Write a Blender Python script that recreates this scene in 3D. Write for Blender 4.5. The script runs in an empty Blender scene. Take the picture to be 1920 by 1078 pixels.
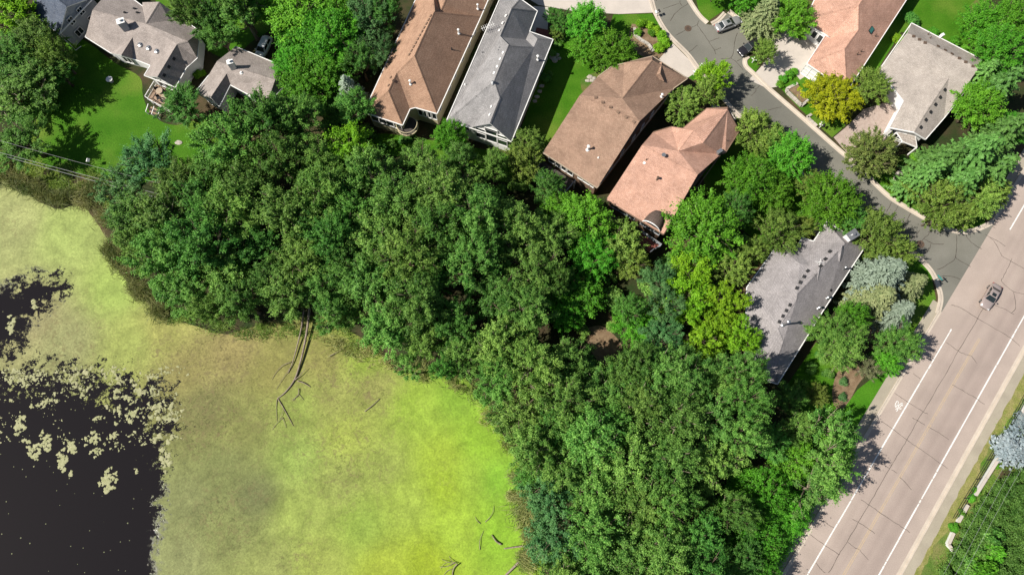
import bpy, math, random
import numpy as np
from mathutils import Vector, Matrix
from mathutils.bvhtree import BVHTree
from mathutils.geometry import intersect_line_plane

random.seed(7)
R = math.radians
scene = bpy.context.scene
col = scene.collection

# ------------------------------------------------------------------ camera
CAM_H, CAM_TILT, FPX = 103.0, R(15.0), 1280.0       # metres up, degrees off straight down, focal length in photo pixels
cam = bpy.data.cameras.new('camera')
cam.sensor_width = 36.0
cam.lens = FPX / 1920.0 * 36.0
cam.clip_start, cam.clip_end = 1.0, 6000.0
cam_o = bpy.data.objects.new('camera', cam)
cam_o.location = (0, 0, CAM_H)
cam_o.rotation_euler = (CAM_TILT, 0, 0)
col.objects.link(cam_o)
scene.camera = cam_o

# ------------------------------------------------------------------ sky, sun, exposure
SUN_EL, SUN_STR, SKY_STR = R(47.0), 5.0, 0.055
SUN_AZ = R(10.0)                                      # light travels towards +X, turned slightly to +Y
world = bpy.data.worlds.new('World')
scene.world = world
world.use_nodes = True
wn = world.node_tree.nodes
bg = wn['Background']
sky = wn.new('ShaderNodeTexSky')
sky.sky_type = 'NISHITA'
sky.sun_disc = False
sky.sun_elevation = SUN_EL
sky.sun_rotation = R(270.0) + SUN_AZ * -1
world.node_tree.links.new(sky.outputs[0], bg.inputs['Color'])
bg.inputs['Strength'].default_value = SKY_STR
sl = bpy.data.lights.new('sun', 'SUN')
sl.energy, sl.angle, sl.color = SUN_STR, R(0.5), (1.0, 0.95, 0.87)
so = bpy.data.objects.new('sun', sl)
dirv = Vector((math.cos(SUN_EL) * math.cos(SUN_AZ), math.cos(SUN_EL) * math.sin(SUN_AZ), -math.sin(SUN_EL)))
so.rotation_euler = dirv.to_track_quat('-Z', 'Y').to_euler()
so.location = (-60, 0, 90)
col.objects.link(so)
vs = scene.view_settings
vs.view_transform, vs.look, vs.exposure, vs.gamma = 'Standard', 'None', 0.6, 1.0
vs.use_curve_mapping = False
scene.cycles.max_bounces, scene.cycles.diffuse_bounces, scene.cycles.glossy_bounces, scene.cycles.transmission_bounces = 5, 3, 2, 2

# ------------------------------------------------------------------ survey: photo measurements to metres on the site
def ray(u, v):
    x, y = (u - 960.0) / FPX, (539.0 - v) / FPX
    c, s = math.cos(CAM_TILT), math.sin(CAM_TILT)
    return Vector((x, y * c + s, y * s - c))
def W(u, v, z=0.0):
    d = ray(u, v)
    t = (CAM_H - z) / -d.z
    return Vector((d.x * t, d.y * t, z))
def mpp(u, v, z=0.0):                                # metres per photo pixel at that spot
    return (CAM_H - z) / -ray(u, v).z / FPX

# ------------------------------------------------------------------ materials
MATS = {}
ALB = 0.76                                           # survey colours to true albedo at this exposure
def alb(c, k=ALB): return tuple(x * k for x in tuple(c)[:3]) + (1.0,)
def nodes_of(m):
    m.use_nodes = True
    nt = m.node_tree
    return nt, nt.nodes, nt.links, nt.nodes['Principled BSDF']
def lin(r, g, b):
    f = lambda c: (c / 255 / 12.92) if c <= 10.3 else ((c / 255 + .055) / 1.055) ** 2.4
    return (f(r), f(g), f(b), 1.0)
def mat(name, c1, c2=None, scale=1.0, fine=12.0, finemix=0.35, rough=0.85, bump=0.0, metal=0.0, c3=None, spec=0.12, detail=4):
    """two-tone ground or wall colour from world-space noise, with a finer grain over it"""
    m = bpy.data.materials.new(name)
    nt, N, L, P = nodes_of(m)
    P.inputs['Roughness'].default_value = rough
    P.inputs['Metallic'].default_value = metal
    P.inputs['Specular IOR Level'].default_value = spec
    k = .9 if name.startswith('white') else ALB
    c1 = alb(c1, k)
    if c2 is None:
        P.inputs['Base Color'].default_value = c1
        MATS[name] = m
        return m
    c2 = alb(c2, k); c3 = alb(c3, k) if c3 is not None else None
    geo = N.new('ShaderNodeNewGeometry')
    n1 = N.new('ShaderNodeTexNoise'); n1.inputs['Scale'].default_value = scale; n1.inputs['Detail'].default_value = detail
    n2 = N.new('ShaderNodeTexNoise'); n2.inputs['Scale'].default_value = fine; n2.inputs['Detail'].default_value = 3
    for n in (n1, n2): L.new(geo.outputs['Position'], n.inputs['Vector'])
    rp = N.new('ShaderNodeMapRange'); rp.inputs['From Min'].default_value = .32; rp.inputs['From Max'].default_value = .68
    L.new(n1.outputs['Fac'], rp.inputs['Value'])
    mx = N.new('ShaderNodeMix'); mx.data_type = 'RGBA'
    L.new(rp.outputs[0], mx.inputs['Factor']); mx.inputs['A'].default_value = c1; mx.inputs['B'].default_value = c2
    out = mx.outputs['Result']
    if c3 is not None:
        n3 = N.new('ShaderNodeTexNoise'); n3.inputs['Scale'].default_value = scale * .35; n3.inputs['Detail'].default_value = 5
        L.new(geo.outputs['Position'], n3.inputs['Vector'])
        r3 = N.new('ShaderNodeMapRange'); r3.inputs['From Min'].default_value = .5; r3.inputs['From Max'].default_value = .66
        L.new(n3.outputs['Fac'], r3.inputs['Value'])
        m3 = N.new('ShaderNodeMix'); m3.data_type = 'RGBA'
        L.new(r3.outputs[0], m3.inputs['Factor']); L.new(out, m3.inputs['A']); m3.inputs['B'].default_value = tuple(c3)[:3] + (1,)
        out = m3.outputs['Result']
    r2 = N.new('ShaderNodeMapRange'); r2.inputs['From Min'].default_value = .3; r2.inputs['From Max'].default_value = .7
    r2.inputs['To Min'].default_value = 1 - finemix; r2.inputs['To Max'].default_value = 1 + finemix * .6
    L.new(n2.outputs['Fac'], r2.inputs['Value'])
    mu = N.new('ShaderNodeVectorMath'); mu.operation = 'SCALE'
    L.new(out, mu.inputs[0]); L.new(r2.outputs[0], mu.inputs['Scale'])
    L.new(mu.outputs[0], P.inputs['Base Color'])
    if bump:
        b = N.new('ShaderNodeBump'); b.inputs['Strength'].default_value = bump; b.inputs['Distance'].default_value = .05
        L.new(n2.outputs['Fac'], b.inputs['Height']); L.new(b.outputs[0], P.inputs['Normal'])
    MATS[name] = m
    return m

def shingle(name, c1, c2):
    c1, c2 = alb(c1), alb(c2)
    m = bpy.data.materials.new(name)
    nt, N, L, P = nodes_of(m)
    P.inputs['Roughness'].default_value = .95; P.inputs['Specular IOR Level'].default_value = .06
    uv = N.new('ShaderNodeUVMap'); uv.uv_map = 'UVMap'
    br = N.new('ShaderNodeTexBrick')
    br.inputs['Scale'].default_value = 1.0; br.inputs['Brick Width'].default_value = .42; br.inputs['Row Height'].default_value = .2
    br.inputs['Mortar Size'].default_value = .012; br.inputs['Color1'].default_value = tuple(c1[:3]) + (1,)
    br.inputs['Color2'].default_value = tuple(c2[:3]) + (1,); br.inputs['Mortar'].default_value = tuple(x * .55 for x in c1[:3]) + (1,)
    L.new(uv.outputs[0], br.inputs['Vector'])
    geo = N.new('ShaderNodeNewGeometry')
    n1 = N.new('ShaderNodeTexNoise'); n1.inputs['Scale'].default_value = .5; n1.inputs['Detail'].default_value = 6
    n2 = N.new('ShaderNodeTexNoise'); n2.inputs['Scale'].default_value = 5; n2.inputs['Detail'].default_value = 3
    L.new(geo.outputs['Position'], n1.inputs['Vector']); L.new(geo.outputs['Position'], n2.inputs['Vector'])
    ad = N.new('ShaderNodeMath'); L.new(n1.outputs['Fac'], ad.inputs[0]); L.new(n2.outputs['Fac'], ad.inputs[1])
    r = N.new('ShaderNodeMapRange'); r.inputs['From Min'].default_value = .7; r.inputs['From Max'].default_value = 1.3
    r.inputs['To Min'].default_value = .78; r.inputs['To Max'].default_value = 1.2
    L.new(ad.outputs[0], r.inputs['Value'])
    mu = N.new('ShaderNodeVectorMath'); mu.operation = 'SCALE'
    L.new(br.outputs['Color'], mu.inputs[0]); L.new(r.outputs[0], mu.inputs['Scale']); L.new(mu.outputs[0], P.inputs['Base Color'])
    b = N.new('ShaderNodeBump'); b.inputs['Strength'].default_value = .5; b.inputs['Distance'].default_value = .02
    L.new(br.outputs['Fac'], b.inputs['Height']); b.invert = True; L.new(b.outputs[0], P.inputs['Normal'])
    MATS[name] = m
    return m

def leafmat(name, dark, light, trans=.3, rough=.5):
    dark, light = alb(dark), alb(light)
    m = bpy.data.materials.new(name)
    nt, N, L, P = nodes_of(m)
    P.inputs['Roughness'].default_value = rough; P.inputs['Specular IOR Level'].default_value = .16
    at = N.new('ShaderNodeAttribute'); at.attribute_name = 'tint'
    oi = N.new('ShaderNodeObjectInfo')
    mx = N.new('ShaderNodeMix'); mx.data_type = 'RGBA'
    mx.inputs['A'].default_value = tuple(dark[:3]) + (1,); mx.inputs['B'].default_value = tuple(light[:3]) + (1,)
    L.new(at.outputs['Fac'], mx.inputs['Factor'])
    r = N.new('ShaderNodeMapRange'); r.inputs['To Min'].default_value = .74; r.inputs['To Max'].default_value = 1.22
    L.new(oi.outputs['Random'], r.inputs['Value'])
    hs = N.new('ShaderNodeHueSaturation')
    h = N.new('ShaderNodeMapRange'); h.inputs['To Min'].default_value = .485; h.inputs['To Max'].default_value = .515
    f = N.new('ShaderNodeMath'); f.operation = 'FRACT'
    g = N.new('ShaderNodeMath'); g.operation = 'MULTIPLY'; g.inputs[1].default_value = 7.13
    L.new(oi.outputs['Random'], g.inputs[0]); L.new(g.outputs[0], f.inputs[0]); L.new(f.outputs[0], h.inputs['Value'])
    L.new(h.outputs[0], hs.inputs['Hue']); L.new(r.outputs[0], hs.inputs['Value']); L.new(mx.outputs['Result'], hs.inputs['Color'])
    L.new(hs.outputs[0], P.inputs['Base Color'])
    tr = N.new('ShaderNodeBsdfTranslucent')
    ts = N.new('ShaderNodeMix'); ts.data_type = 'RGBA'; ts.blend_type = 'MULTIPLY'; ts.inputs['Factor'].default_value = 1
    ts.inputs['B'].default_value = (1.15, 1.25, .6, 1)
    L.new(hs.outputs[0], ts.inputs['A']); L.new(ts.outputs['Result'], tr.inputs['Color'])
    ms = N.new('ShaderNodeMixShader'); ms.inputs[0].default_value = trans
    L.new(P.outputs[0], ms.inputs[1]); L.new(tr.outputs[0], ms.inputs[2])
    L.new(ms.outputs[0], N['Material Output'].inputs['Surface'])
    MATS[name] = m
    return m

mat('ground', (.075, .055, .03), (.03, .055, .014), .35, 9, .5, bump=.5, c3=(.12, .085, .045))
mat('lawn', (.048, .165, .005), (.082, .215, .012), .3, 7, .45, bump=.7, c3=(.14, .235, .026))
mat('dry_lawn', (.10, .17, .02), (.20, .19, .06), .5, 7, .45, bump=.6, c3=(.07, .18, .02))
mat('verge', (.09, .20, .022), (.25, .235, .085), .32, 8, .5, bump=.7, c3=(.045, .16, .018))
mat('mulch', (.20, .13, .075), (.32, .23, .14), 1.2, 14, .5, bump=.6)
mat('asphalt', (.205, .198, .165), (.245, .235, .20), .22, 14, .25, bump=.25, c3=(.175, .17, .145))
mat('concrete', (.56, .50, .44), (.64, .57, .50), .5, 16, .1, bump=.1)
mat('kerb', (.56, .48, .39), (.66, .57, .47), .7, 14, .15, bump=.1)
mat('path', (.38, .335, .26), (.45, .40, .31), .4, 16, .15, bump=.15)
mat('paver', (.44, .34, .29), (.53, .43, .37), 1.5, 9, .2, bump=.2)
mat('stone', (.42, .38, .32), (.62, .57, .50), 1.2, 8, .35, bump=.5)
mat('crack', (.07, .058, .048), (.12, .10, .082), 3, 20, .3)
mat('white_paint', (.80, .79, .76), (.66, .64, .6), 2.5, 12, .15, rough=.6)
mat('yellow_paint', (.62, .45, .25), (.54, .42, .29), 2.0, 12, .2, rough=.6)
mat('white_trim', (.74, .73, .70), (.80, .79, .76), 1, 10, .05, rough=.5)
mat('cream_siding', (.60, .52, .33), (.66, .58, .38), .8, 8, .08, rough=.7)
mat('grey_siding', (.36, .38, .41), (.42, .44, .46), .8, 8, .08, rough=.7)
mat('brown_siding', (.20, .13, .09), (.25, .165, .115), .8, 8, .12, rough=.7)
mat('white_siding', (.70, .69, .67), (.78, .77, .75), .8, 8, .06, rough=.6)
mat('dark_metal', (.03, .03, .032), (.05, .05, .05), 4, 20, .2, rough=.5)
mat('grey_metal', (.42, .43, .44), (.5, .5, .5), 3, 20, .15, rough=.35, metal=.7)
mat('glass', (.02, .028, .03), rough=.06, spec=.6)
mat('bronze_vent', (.22, .145, .10), (.27, .18, .13), 3, 15, .2)
mat('deck_wood', (.36, .25, .17), (.46, .33, .24), 1.5, 10, .25)
mat('dark_deck', (.075, .065, .06), (.11, .09, .08), 1.5, 10, .3)
mat('bark', (.13, .095, .065), (.21, .165, .12), 3, 14, .4, bump=.6)
mat('dead_wood', (.40, .33, .26), (.24, .19, .145), 2.5, 10, .4, bump=.5)
mat('pale_bark', (.34, .29, .21), (.24, .20, .14), 3, 14, .3, bump=.4)
mat('tyre', (.02, .02, .02), (.03, .03, .03), 4, 20, .2)
mat('silver_paint', (.42, .42, .42), rough=.3, metal=.35, spec=.5)
mat('pink_silver_paint', (.56, .46, .42), rough=.25, metal=.45, spec=.5)
mat('black_paint', (.022, .02, .024), rough=.2, spec=.6)
mat('white_car_paint', (.75, .75, .76), rough=.3, spec=.5)
mat('red_lamp', (.4, .02, .02), rough=.3)
mat('lamp_glass', (.7, .7, .7), rough=.15, spec=.6)
mat('teal_sign', (.03, .32, .30), rough=.5)
mat('cable', (.30, .31, .30), (.38, .38, .37), 3, 9, .1, rough=.5)
mat('brick_red', (.23, .075, .06), (.3, .11, .085), 3, 12, .25)
mat('skylight_glass', (.05, .20, .16), rough=.08, spec=.6)
mat('tan_fabric', (.45, .36, .26), (.5, .4, .3), 3, 12, .1)
mat('rust_iron', (.11, .075, .055), (.16, .11, .08), 6, 25, .3, rough=.7)
shingle('shingle_brown', (.40, .245, .165), (.47, .30, .205))
shingle('shingle_taupe', (.35, .225, .16), (.42, .28, .20))
shingle('shingle_grey', (.30, .29, .285), (.37, .355, .35))
shingle('shingle_pink', (.56, .325, .235), (.66, .40, .30))
shingle('shingle_tan', (.45, .395, .345), (.52, .46, .405))
shingle('shingle_stone', (.325, .30, .295), (.39, .36, .355))
shingle('shingle_slate', (.36, .31, .28), (.43, .375, .34))
shingle('shingle_blue', (.10, .12, .16), (.14, .16, .20))
shingle('shingle_dark', (.12, .09, .075), (.16, .12, .10))
leafmat('leaf_wood', (0.08, 0.215, 0.032), (0.305, 0.54, 0.105))
leafmat('leaf_deep', (0.058, 0.195, 0.028), (0.205, 0.45, 0.075))
leafmat('leaf_maple', (0.08, 0.285, 0.018), (0.2, 0.53, 0.04))
leafmat('leaf_lime', (0.145, 0.35, 0.014), (0.32, 0.61, 0.03))
leafmat('leaf_gold', (0.26, 0.34, 0.012), (0.54, 0.61, 0.024))
leafmat('leaf_olive', (0.135, 0.235, 0.034), (0.335, 0.47, 0.085))
leafmat('leaf_russet', (0.115, 0.165, 0.034), (0.31, 0.34, 0.09))
leafmat('leaf_blue', (0.17, 0.235, 0.165), (0.37, 0.45, 0.34), .12)
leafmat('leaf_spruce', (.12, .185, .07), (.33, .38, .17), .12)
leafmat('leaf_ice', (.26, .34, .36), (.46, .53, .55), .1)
leafmat('leaf_pine', (.062, .185, .034), (.185, .40, .085), .15)
leafmat('leaf_bluegreen', (0.062, 0.19, 0.055), (0.19, 0.41, 0.13))
leafmat('leaf_sage', (.14, .17, .07), (.29, .31, .15), .2)
leafmat('reed', (.12, .18, .04), (.36, .36, .13), .3)

# ------------------------------------------------------------------ mesh collecting
class MB:
    def __init__(s): s.v, s.f, s.mi, s.cur = [], [], [], 0
    def add(s, vs, fs):
        o = len(s.v); s.v += [tuple(p) for p in vs]; s.f += [tuple(i + o for i in f) for f in fs]; s.mi += [s.cur] * len(fs); return s
    def box(s, c, size, rz=0.0, rot=None):
        M3 = rot if rot is not None else Matrix.Rotation(rz, 3, 'Z')
        hx, hy, hz = size[0] / 2, size[1] / 2, size[2] / 2
        vs = [Vector(c) + M3 @ Vector((x, y, z)) for x in (-hx, hx) for y in (-hy, hy) for z in (-hz, hz)]
        return s.add(vs, [(0, 1, 3, 2), (4, 6, 7, 5), (0, 4, 5, 1), (2, 3, 7, 6), (0, 2, 6, 4), (1, 5, 7, 3)])
    def beam(s, a, b, w, h, up=Vector((0, 0, 1))):
        a, b = Vector(a), Vector(b); d = b - a; l = d.length
        if l < 1e-6: return s
        x = d / l; y = up.cross(x)
        if y.length < 1e-4: y = Vector((1, 0, 0)).cross(x)
        y.normalize(); z = x.cross(y)
        return s.box((a + b) / 2, (l, w, h), rot=Matrix((x, y, z)).transposed())
    def prism(s, poly, z0, z1):
        n = len(poly)
        ar = sum(poly[i][0] * poly[(i + 1) % n][1] - poly[(i + 1) % n][0] * poly[i][1] for i in range(n))
        if ar < 0: poly = poly[::-1]
        vs = [(p[0], p[1], z0) for p in poly] + [(p[0], p[1], z1) for p in poly]
        fs = [tuple(range(n - 1, -1, -1)), tuple(range(n, 2 * n))] + [(i, (i + 1) % n, (i + 1) % n + n, i + n) for i in range(n)]
        return s.add(vs, fs)
    def tube(s, pts, rad, n=7, cap=True):
        pts = [Vector(p) for p in pts]; k = len(pts)
        if not hasattr(rad, '__len__'): rad = [rad] * k
        vs = []
        for i, p in enumerate(pts):
            t = (pts[min(i + 1, k - 1)] - pts[max(i - 1, 0)]); t = t.normalized() if t.length > 1e-9 else Vector((0, 0, 1))
            a = t.cross(Vector((0, 0, 1)));
            if a.length < .05: a = t.cross(Vector((1, 0, 0)))
            a.normalize(); b = t.cross(a)
            vs += [p + (a * math.cos(2 * math.pi * j / n) + b * math.sin(2 * math.pi * j / n)) * rad[i] for j in range(n)]
        fs = [(i * n + j, i * n + (j + 1) % n, (i + 1) * n + (j + 1) % n, (i + 1) * n + j) for i in range(k - 1) for j in range(n)]
        if cap: fs += [tuple(range(n - 1, -1, -1)), tuple(range((k - 1) * n, k * n))]
        return s.add(vs, fs)
    def lathe(s, c, prof, n=16):
        vs = [(c[0] + r * math.cos(2 * math.pi * j / n), c[1] + r * math.sin(2 * math.pi * j / n), c[2] + z) for r, z in prof for j in range(n)]
        k = len(prof)
        fs = [(i * n + j, i * n + (j + 1) % n, (i + 1) * n + (j + 1) % n, (i + 1) * n + j) for i in range(k - 1) for j in range(n)]
        fs += [tuple(range(n - 1, -1, -1)), tuple(range((k - 1) * n, k * n))]
        return s.add(vs, fs)
    def build(s, name, m, parent=None, off=None, smooth=False):
        me = bpy.data.meshes.new(name)
        o3 = Vector(off) if off is not None else Vector((0, 0, 0))
        me.from_pydata([tuple(Vector(p) - o3) for p in s.v], [], s.f)
        for k in (m if isinstance(m, (list, tuple)) else [m]): me.materials.append(MATS[k])
        if any(s.mi): me.polygons.foreach_set('material_index', s.mi)
        if smooth: me.polygons.foreach_set('use_smooth', [True] * len(me.polygons))
        me.update()
        o = bpy.data.objects.new(name, me); col.objects.link(o)
        if parent is not None: o.parent = parent
        return o
def tag(o, label=None, cat=None, group=None, kind=None):
    for k, x in (('label', label), ('category', cat), ('group', group), ('kind', kind)):
        if x: o[k] = x
    return o
def thing(name, label, cat, loc=(0, 0, 0), rz=0.0, group=None):
    o = bpy.data.objects.new(name, None); o.empty_display_size = .3
    o.location = loc; o.rotation_euler = (0, 0, rz); col.objects.link(o)
    return tag(o, label, cat, group)
def single(name, mb, m, label, cat, loc, group=None, smooth=False):
    """a thing that is one mesh: its origin at loc, its vertices given in site metres"""
    o = mb.build(name, m, None, loc, smooth); o.location = loc
    return tag(o, label, cat, group)
def smoothline(pts, k=6):
    pts = [Vector(p) for p in pts]; out = []
    for i in range(len(pts) - 1):
        p0, p1, p2, p3 = pts[max(i - 1, 0)], pts[i], pts[i + 1], pts[min(i + 2, len(pts) - 1)]
        for j in range(k):
            t = j / k
            out.append(.5 * ((2 * p1) + (p2 - p0) * t + (2 * p0 - 5 * p1 + 4 * p2 - p3) * t * t + (3 * p1 - p0 - 3 * p2 + p3) * t ** 3))
    return out + [pts[-1]]
def sheet(name, px, z, m, k=0, kind='structure', label=None):
    pts = [W(u, v, z) for u, v in px]
    if k: pts = smoothline(pts + [pts[0]], k)[:-1]
    mb = MB(); n = len(pts)
    ar = sum(pts[i].x * pts[(i + 1) % n].y - pts[(i + 1) % n].x * pts[i].y for i in range(n))
    if ar < 0: pts = pts[::-1]
    mb.add(pts, [tuple(range(n))])
    return tag(mb.build(name, m), kind=kind, label=label)
def ribbon(mb, pts, w, z=None, wvar=0.0):
    """flat strip along site points"""
    pts = [Vector(p) for p in pts]; n = len(pts); vs = []
    for i, p in enumerate(pts):
        t = pts[min(i + 1, n - 1)] - pts[max(i - 1, 0)]; t.z = 0; t.normalize(); a = Vector((-t.y, t.x, 0))
        ww = w * (1 + wvar * (random.random() - .5)) / 2
        zz = p.z if z is None else z
        vs += [(p.x + a.x * ww, p.y + a.y * ww, zz), (p.x - a.x * ww, p.y - a.y * ww, zz)]
    return mb.add(vs, [(2 * i, 2 * i + 1, 2 * i + 3, 2 * i + 2) for i in range(n - 1)])
def kerbstrip(name, px, profile, m, k=6, parent=None):
    """extrude a kerb cross-section (offset to the left, height) along a line"""
    pts = smoothline([W(u, v, 0) for u, v in px], k); n = len(pts); q = len(profile); vs = []
    for i, p in enumerate(pts):
        t = pts[min(i + 1, n - 1)] - pts[max(i - 1, 0)]; t.normalize(); a = Vector((-t.y, t.x, 0))
        vs += [(p.x + a.x * o, p.y + a.y * o, z) for o, z in profile]
    mb = MB().add(vs, [(i * q + j, (i + 1) * q + j, (i + 1) * q + j + 1, i * q + j + 1) for i in range(n - 1) for j in range(q - 1)])
    return tag(mb.build(name, m), kind='structure')

# ------------------------------------------------------------------ terrain and pond
SHORE_PX = [(-400, 300), (-60, 318), (0, 338), (40, 352), (70, 378), (112, 394), (150, 376), (185, 424), (212, 470), (238, 530), (285, 575),
            (340, 603), (420, 628), (520, 600), (600, 590), (690, 640), (740, 695), (800, 690), (865, 700), (915, 760), (950, 830),
            (1005, 885), (1012, 960), (1016, 1078), (1040, 1250), (900, 1500), (-400, 1500)]
shore = np.array([W(u, v, 0)[:2] for u, v in SHORE_PX])
def sdist(P, poly):
    """signed distance, positive outside the polygon"""
    n = len(poly); d = np.full(len(P), 1e9); inside = np.zeros(len(P), bool)
    for i in range(n):
        a, b = poly[i], poly[(i + 1) % n]; e = b - a; w = P - a
        t = np.clip((w @ e) / (e @ e), 0, 1); q = w - t[:, None] * e
        d = np.minimum(d, np.hypot(q[:, 0], q[:, 1]))
        c = ((a[1] <= P[:, 1]) & (b[1] > P[:, 1])) | ((b[1] <= P[:, 1]) & (a[1] > P[:, 1]))
        xs = a[0] + (P[:, 1] - a[1]) / (b[1] - a[1] + 1e-12) * e[0]
        inside ^= c & (P[:, 0] < xs)
    return np.where(inside, -d, d)
def grid(x0, x1, y0, y1, st):
    xs, ys = np.arange(x0, x1 + st / 2, st), np.arange(y0, y1 + st / 2, st)
    X, Y = np.meshgrid(xs, ys); nx, ny = len(xs), len(ys)
    i = np.arange((ny - 1) * (nx - 1)); r, c = i // (nx - 1), i % (nx - 1); a = r * nx + c
    return np.stack([X.ravel(), Y.ravel()], 1), np.stack([a, a + 1, a + nx + 1, a + nx], 1)
def np_mesh(name, V, F, m, k=4):
    me = bpy.data.meshes.new(name)
    me.vertices.add(len(V)); me.vertices.foreach_set('co', np.asarray(V, np.float32).ravel())
    me.loops.add(F.size); me.loops.foreach_set('vertex_index', F.ravel().astype(np.int32))
    me.polygons.add(len(F)); me.polygons.foreach_set('loop_start', np.arange(0, F.size, k, dtype=np.int32))
    me.update(calc_edges=True)
    for q in (m if isinstance(m, (list, tuple)) else [m]): me.materials.append(MATS[q])
    return me
GP, GF = grid(-150, 150, -90, 170, 1.25)
sd = sdist(GP, shore)
gz = np.clip(sd * .16 - .16, -1.3, 0)
GV = np.concatenate([GP, gz[:, None]], 1)
# the same sheet runs on to the horizon as a ring of large faces
ring_in = [(-150, -90, 0), (150, -90, 0), (150, 170, 0), (-150, 170, 0)]
edge = np.abs(GV[:, 0]) > 149.9
base = len(GV); far = np.array([(-3000, -3000, -1.3), (3000, -3000, 0), (3000, 3000, 0), (-3000, 3000, 0)], float)
nx = int(300 / 1.25) + 1; ny = int(260 / 1.25) + 1
c0, c1, c2, c3 = 0, nx - 1, nx * ny - 1, nx * (ny - 1)
GV = np.concatenate([GV, far]); me = np_mesh('ground', GV[:base], GF, 'ground')
o = bpy.data.objects.new('ground', me); col.objects.link(o); tag(o, kind='structure')
mb = MB()
for a, b, p, q in ((c0, c1, base, base + 1), (c1, c2, base + 1, base + 2), (c2, c3, base + 2, base + 3), (c3, c0, base + 3, base)):
    mb.add([GV[a], GV[b], GV[q], GV[p]], [(3, 2, 1, 0)])
tag(mb.build('terrain', 'ground'), kind='structure')

# pond: dark water under a skin of duckweed and algae; cover and colour are surveyed patches, edges are broken up by noise
DARK = [[(-60, 545), (0, 545), (45, 517), (100, 520), (116, 540), (90, 580), (52, 604), (34, 645), (8, 690), (-60, 700)],
        [(-300, 712), (0, 700), (70, 688), (150, 700), (262, 712), (305, 722), (300, 790), (306, 850), (297, 950), (287, 1000), (284, 1078), (270, 1500), (-300, 1500)]]
RAG = [(60, 730, 95, 1.0), (200, 740, 90, 1.0), (300, 760, 70, 1.0), (60, 560, 60, .65), (130, 810, 90, .9), (340, 790, 55, .8), (380, 740, 50, .7), (400, 830, 40, .6), (120, 530, 45, .6), (10, 660, 60, .9), (318, 860, 60, .45), (296, 940, 60, .26), (440, 800, 60, .75), (290, 1030, 50, .22)]
COLS = [(20, 420, 186, 194, 112), (130, 430, 182, 202, 100), (220, 540, 180, 206, 92), (120, 640, 172, 176, 104), (250, 640, 178, 192, 90), (60, 600, 180, 176, 110),
        (350, 690, 166, 160, 84), (300, 620, 186, 188, 92), (430, 660, 176, 166, 92), (380, 770, 140, 142, 74), (450, 800, 150, 156, 76), (520, 700, 162, 160, 78),
        (600, 680, 166, 166, 80), (620, 740, 172, 180, 84), (560, 760, 160, 180, 74), (700, 720, 168, 172, 84), (690, 680, 160, 190, 60), (650, 820, 180, 196, 78),
        (560, 860, 170, 196, 84), (480, 930, 132, 140, 76), (430, 1000, 150, 160, 82), (350, 940, 148, 156, 86), (330, 1050, 160, 168, 96), (420, 880, 142, 152, 78),
        (720, 880, 168, 186, 78), (640, 900, 164, 178, 80), (780, 760, 170, 204, 62), (860, 740, 146, 200, 54), (900, 830, 148, 202, 48), (830, 860, 176, 204, 56),
        (838, 912, 174, 204, 46), (880, 900, 162, 206, 62), (930, 900, 140, 204, 50), (760, 940, 178, 204, 72), (860, 1000, 166, 208, 58), (930, 1000, 146, 204, 46),
        (800, 1058, 178, 203, 42), (720, 1070, 182, 202, 58), (600, 1060, 176, 192, 80), (560, 960, 172, 192, 82), (680, 980, 158, 188, 66), (500, 1070, 168, 180, 88)]
PP, PF = grid(-125, 25, -90, 55, .5)
psd = np.full(len(PP), 1e9)
for poly in DARK: psd = np.minimum(psd, sdist(PP, np.array([W(u, v, 0)[:2] for u, v in poly])))
amp = np.full(len(PP), .12)
for u, v, r, a in RAG:
    c = np.array(W(u, v, 0)[:2]); rr = r * mpp(u, v)
    amp = np.maximum(amp, a * np.exp(-((PP - c) ** 2).sum(1) / (rr * rr)))
num = np.zeros((len(PP), 3)); den = np.zeros(len(PP))
for u, v, r_, g_, b_ in COLS:
    c = np.array(W(u, v, 0)[:2]); w = 1 / (((PP - c) ** 2).sum(1) + 3.0) ** 1.7
    num += w[:, None] * np.array(lin(r_ + (10 if r_ < 170 and g_ > 195 else 1), g_ - 1, b_ + 14)[:3]); den += w
pc = num / den[:, None] * .70 * ALB
torn = np.zeros(len(PP))
for u, v, r, a in ((420, 668, 110, .9), (640, 690, 85, .9), (700, 730, 70, .8), (380, 780, 80, 1), (640, 850, 110, .7), (430, 960, 90, .7), (120, 640, 100, .6), (520, 780, 80, .6), (300, 690, 80, .7), (560, 1040, 70, .5), (20, 430, 60, .4), (840, 900, 30, .4), (735, 660, 40, .5)):
    c = np.array(W(u, v, 0)[:2]); rr = r * mpp(u, v); torn = np.maximum(torn, a * np.exp(-((PP - c) ** 2).sum(1) / (rr * rr)))
keep = (sdist(PP, shore) < 2.5)[PF].any(1)
water = bpy.data.materials.new('water'); MATS['water'] = water
nt, N, L, P = nodes_of(water)
def node(t, **kw):
    n = N.new(t)
    for k, x in kw.items(): n.inputs[k.replace('_', ' ')].default_value = x
    return n
def math_(op, a, b):
    n = N.new('ShaderNodeMath'); n.operation = op
    for i, x in enumerate((a, b)):
        if isinstance(x, (int, float)): n.inputs[i].default_value = x
        else: L.new(x, n.inputs[i])
    return n.outputs[0]
geo = N.new('ShaderNodeNewGeometry'); pos = geo.outputs['Position']
def noise(sc, det=5, dist=0.0, ro=.5):
    n = node('ShaderNodeTexNoise', Scale=sc, Detail=det, Distortion=dist, Roughness=ro); L.new(pos, n.inputs['Vector']); return n.outputs['Fac']
a_sd = N.new('ShaderNodeAttribute'); a_sd.attribute_name = 'cover'
a_am = N.new('ShaderNodeAttribute'); a_am.attribute_name = 'ragged'
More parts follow.
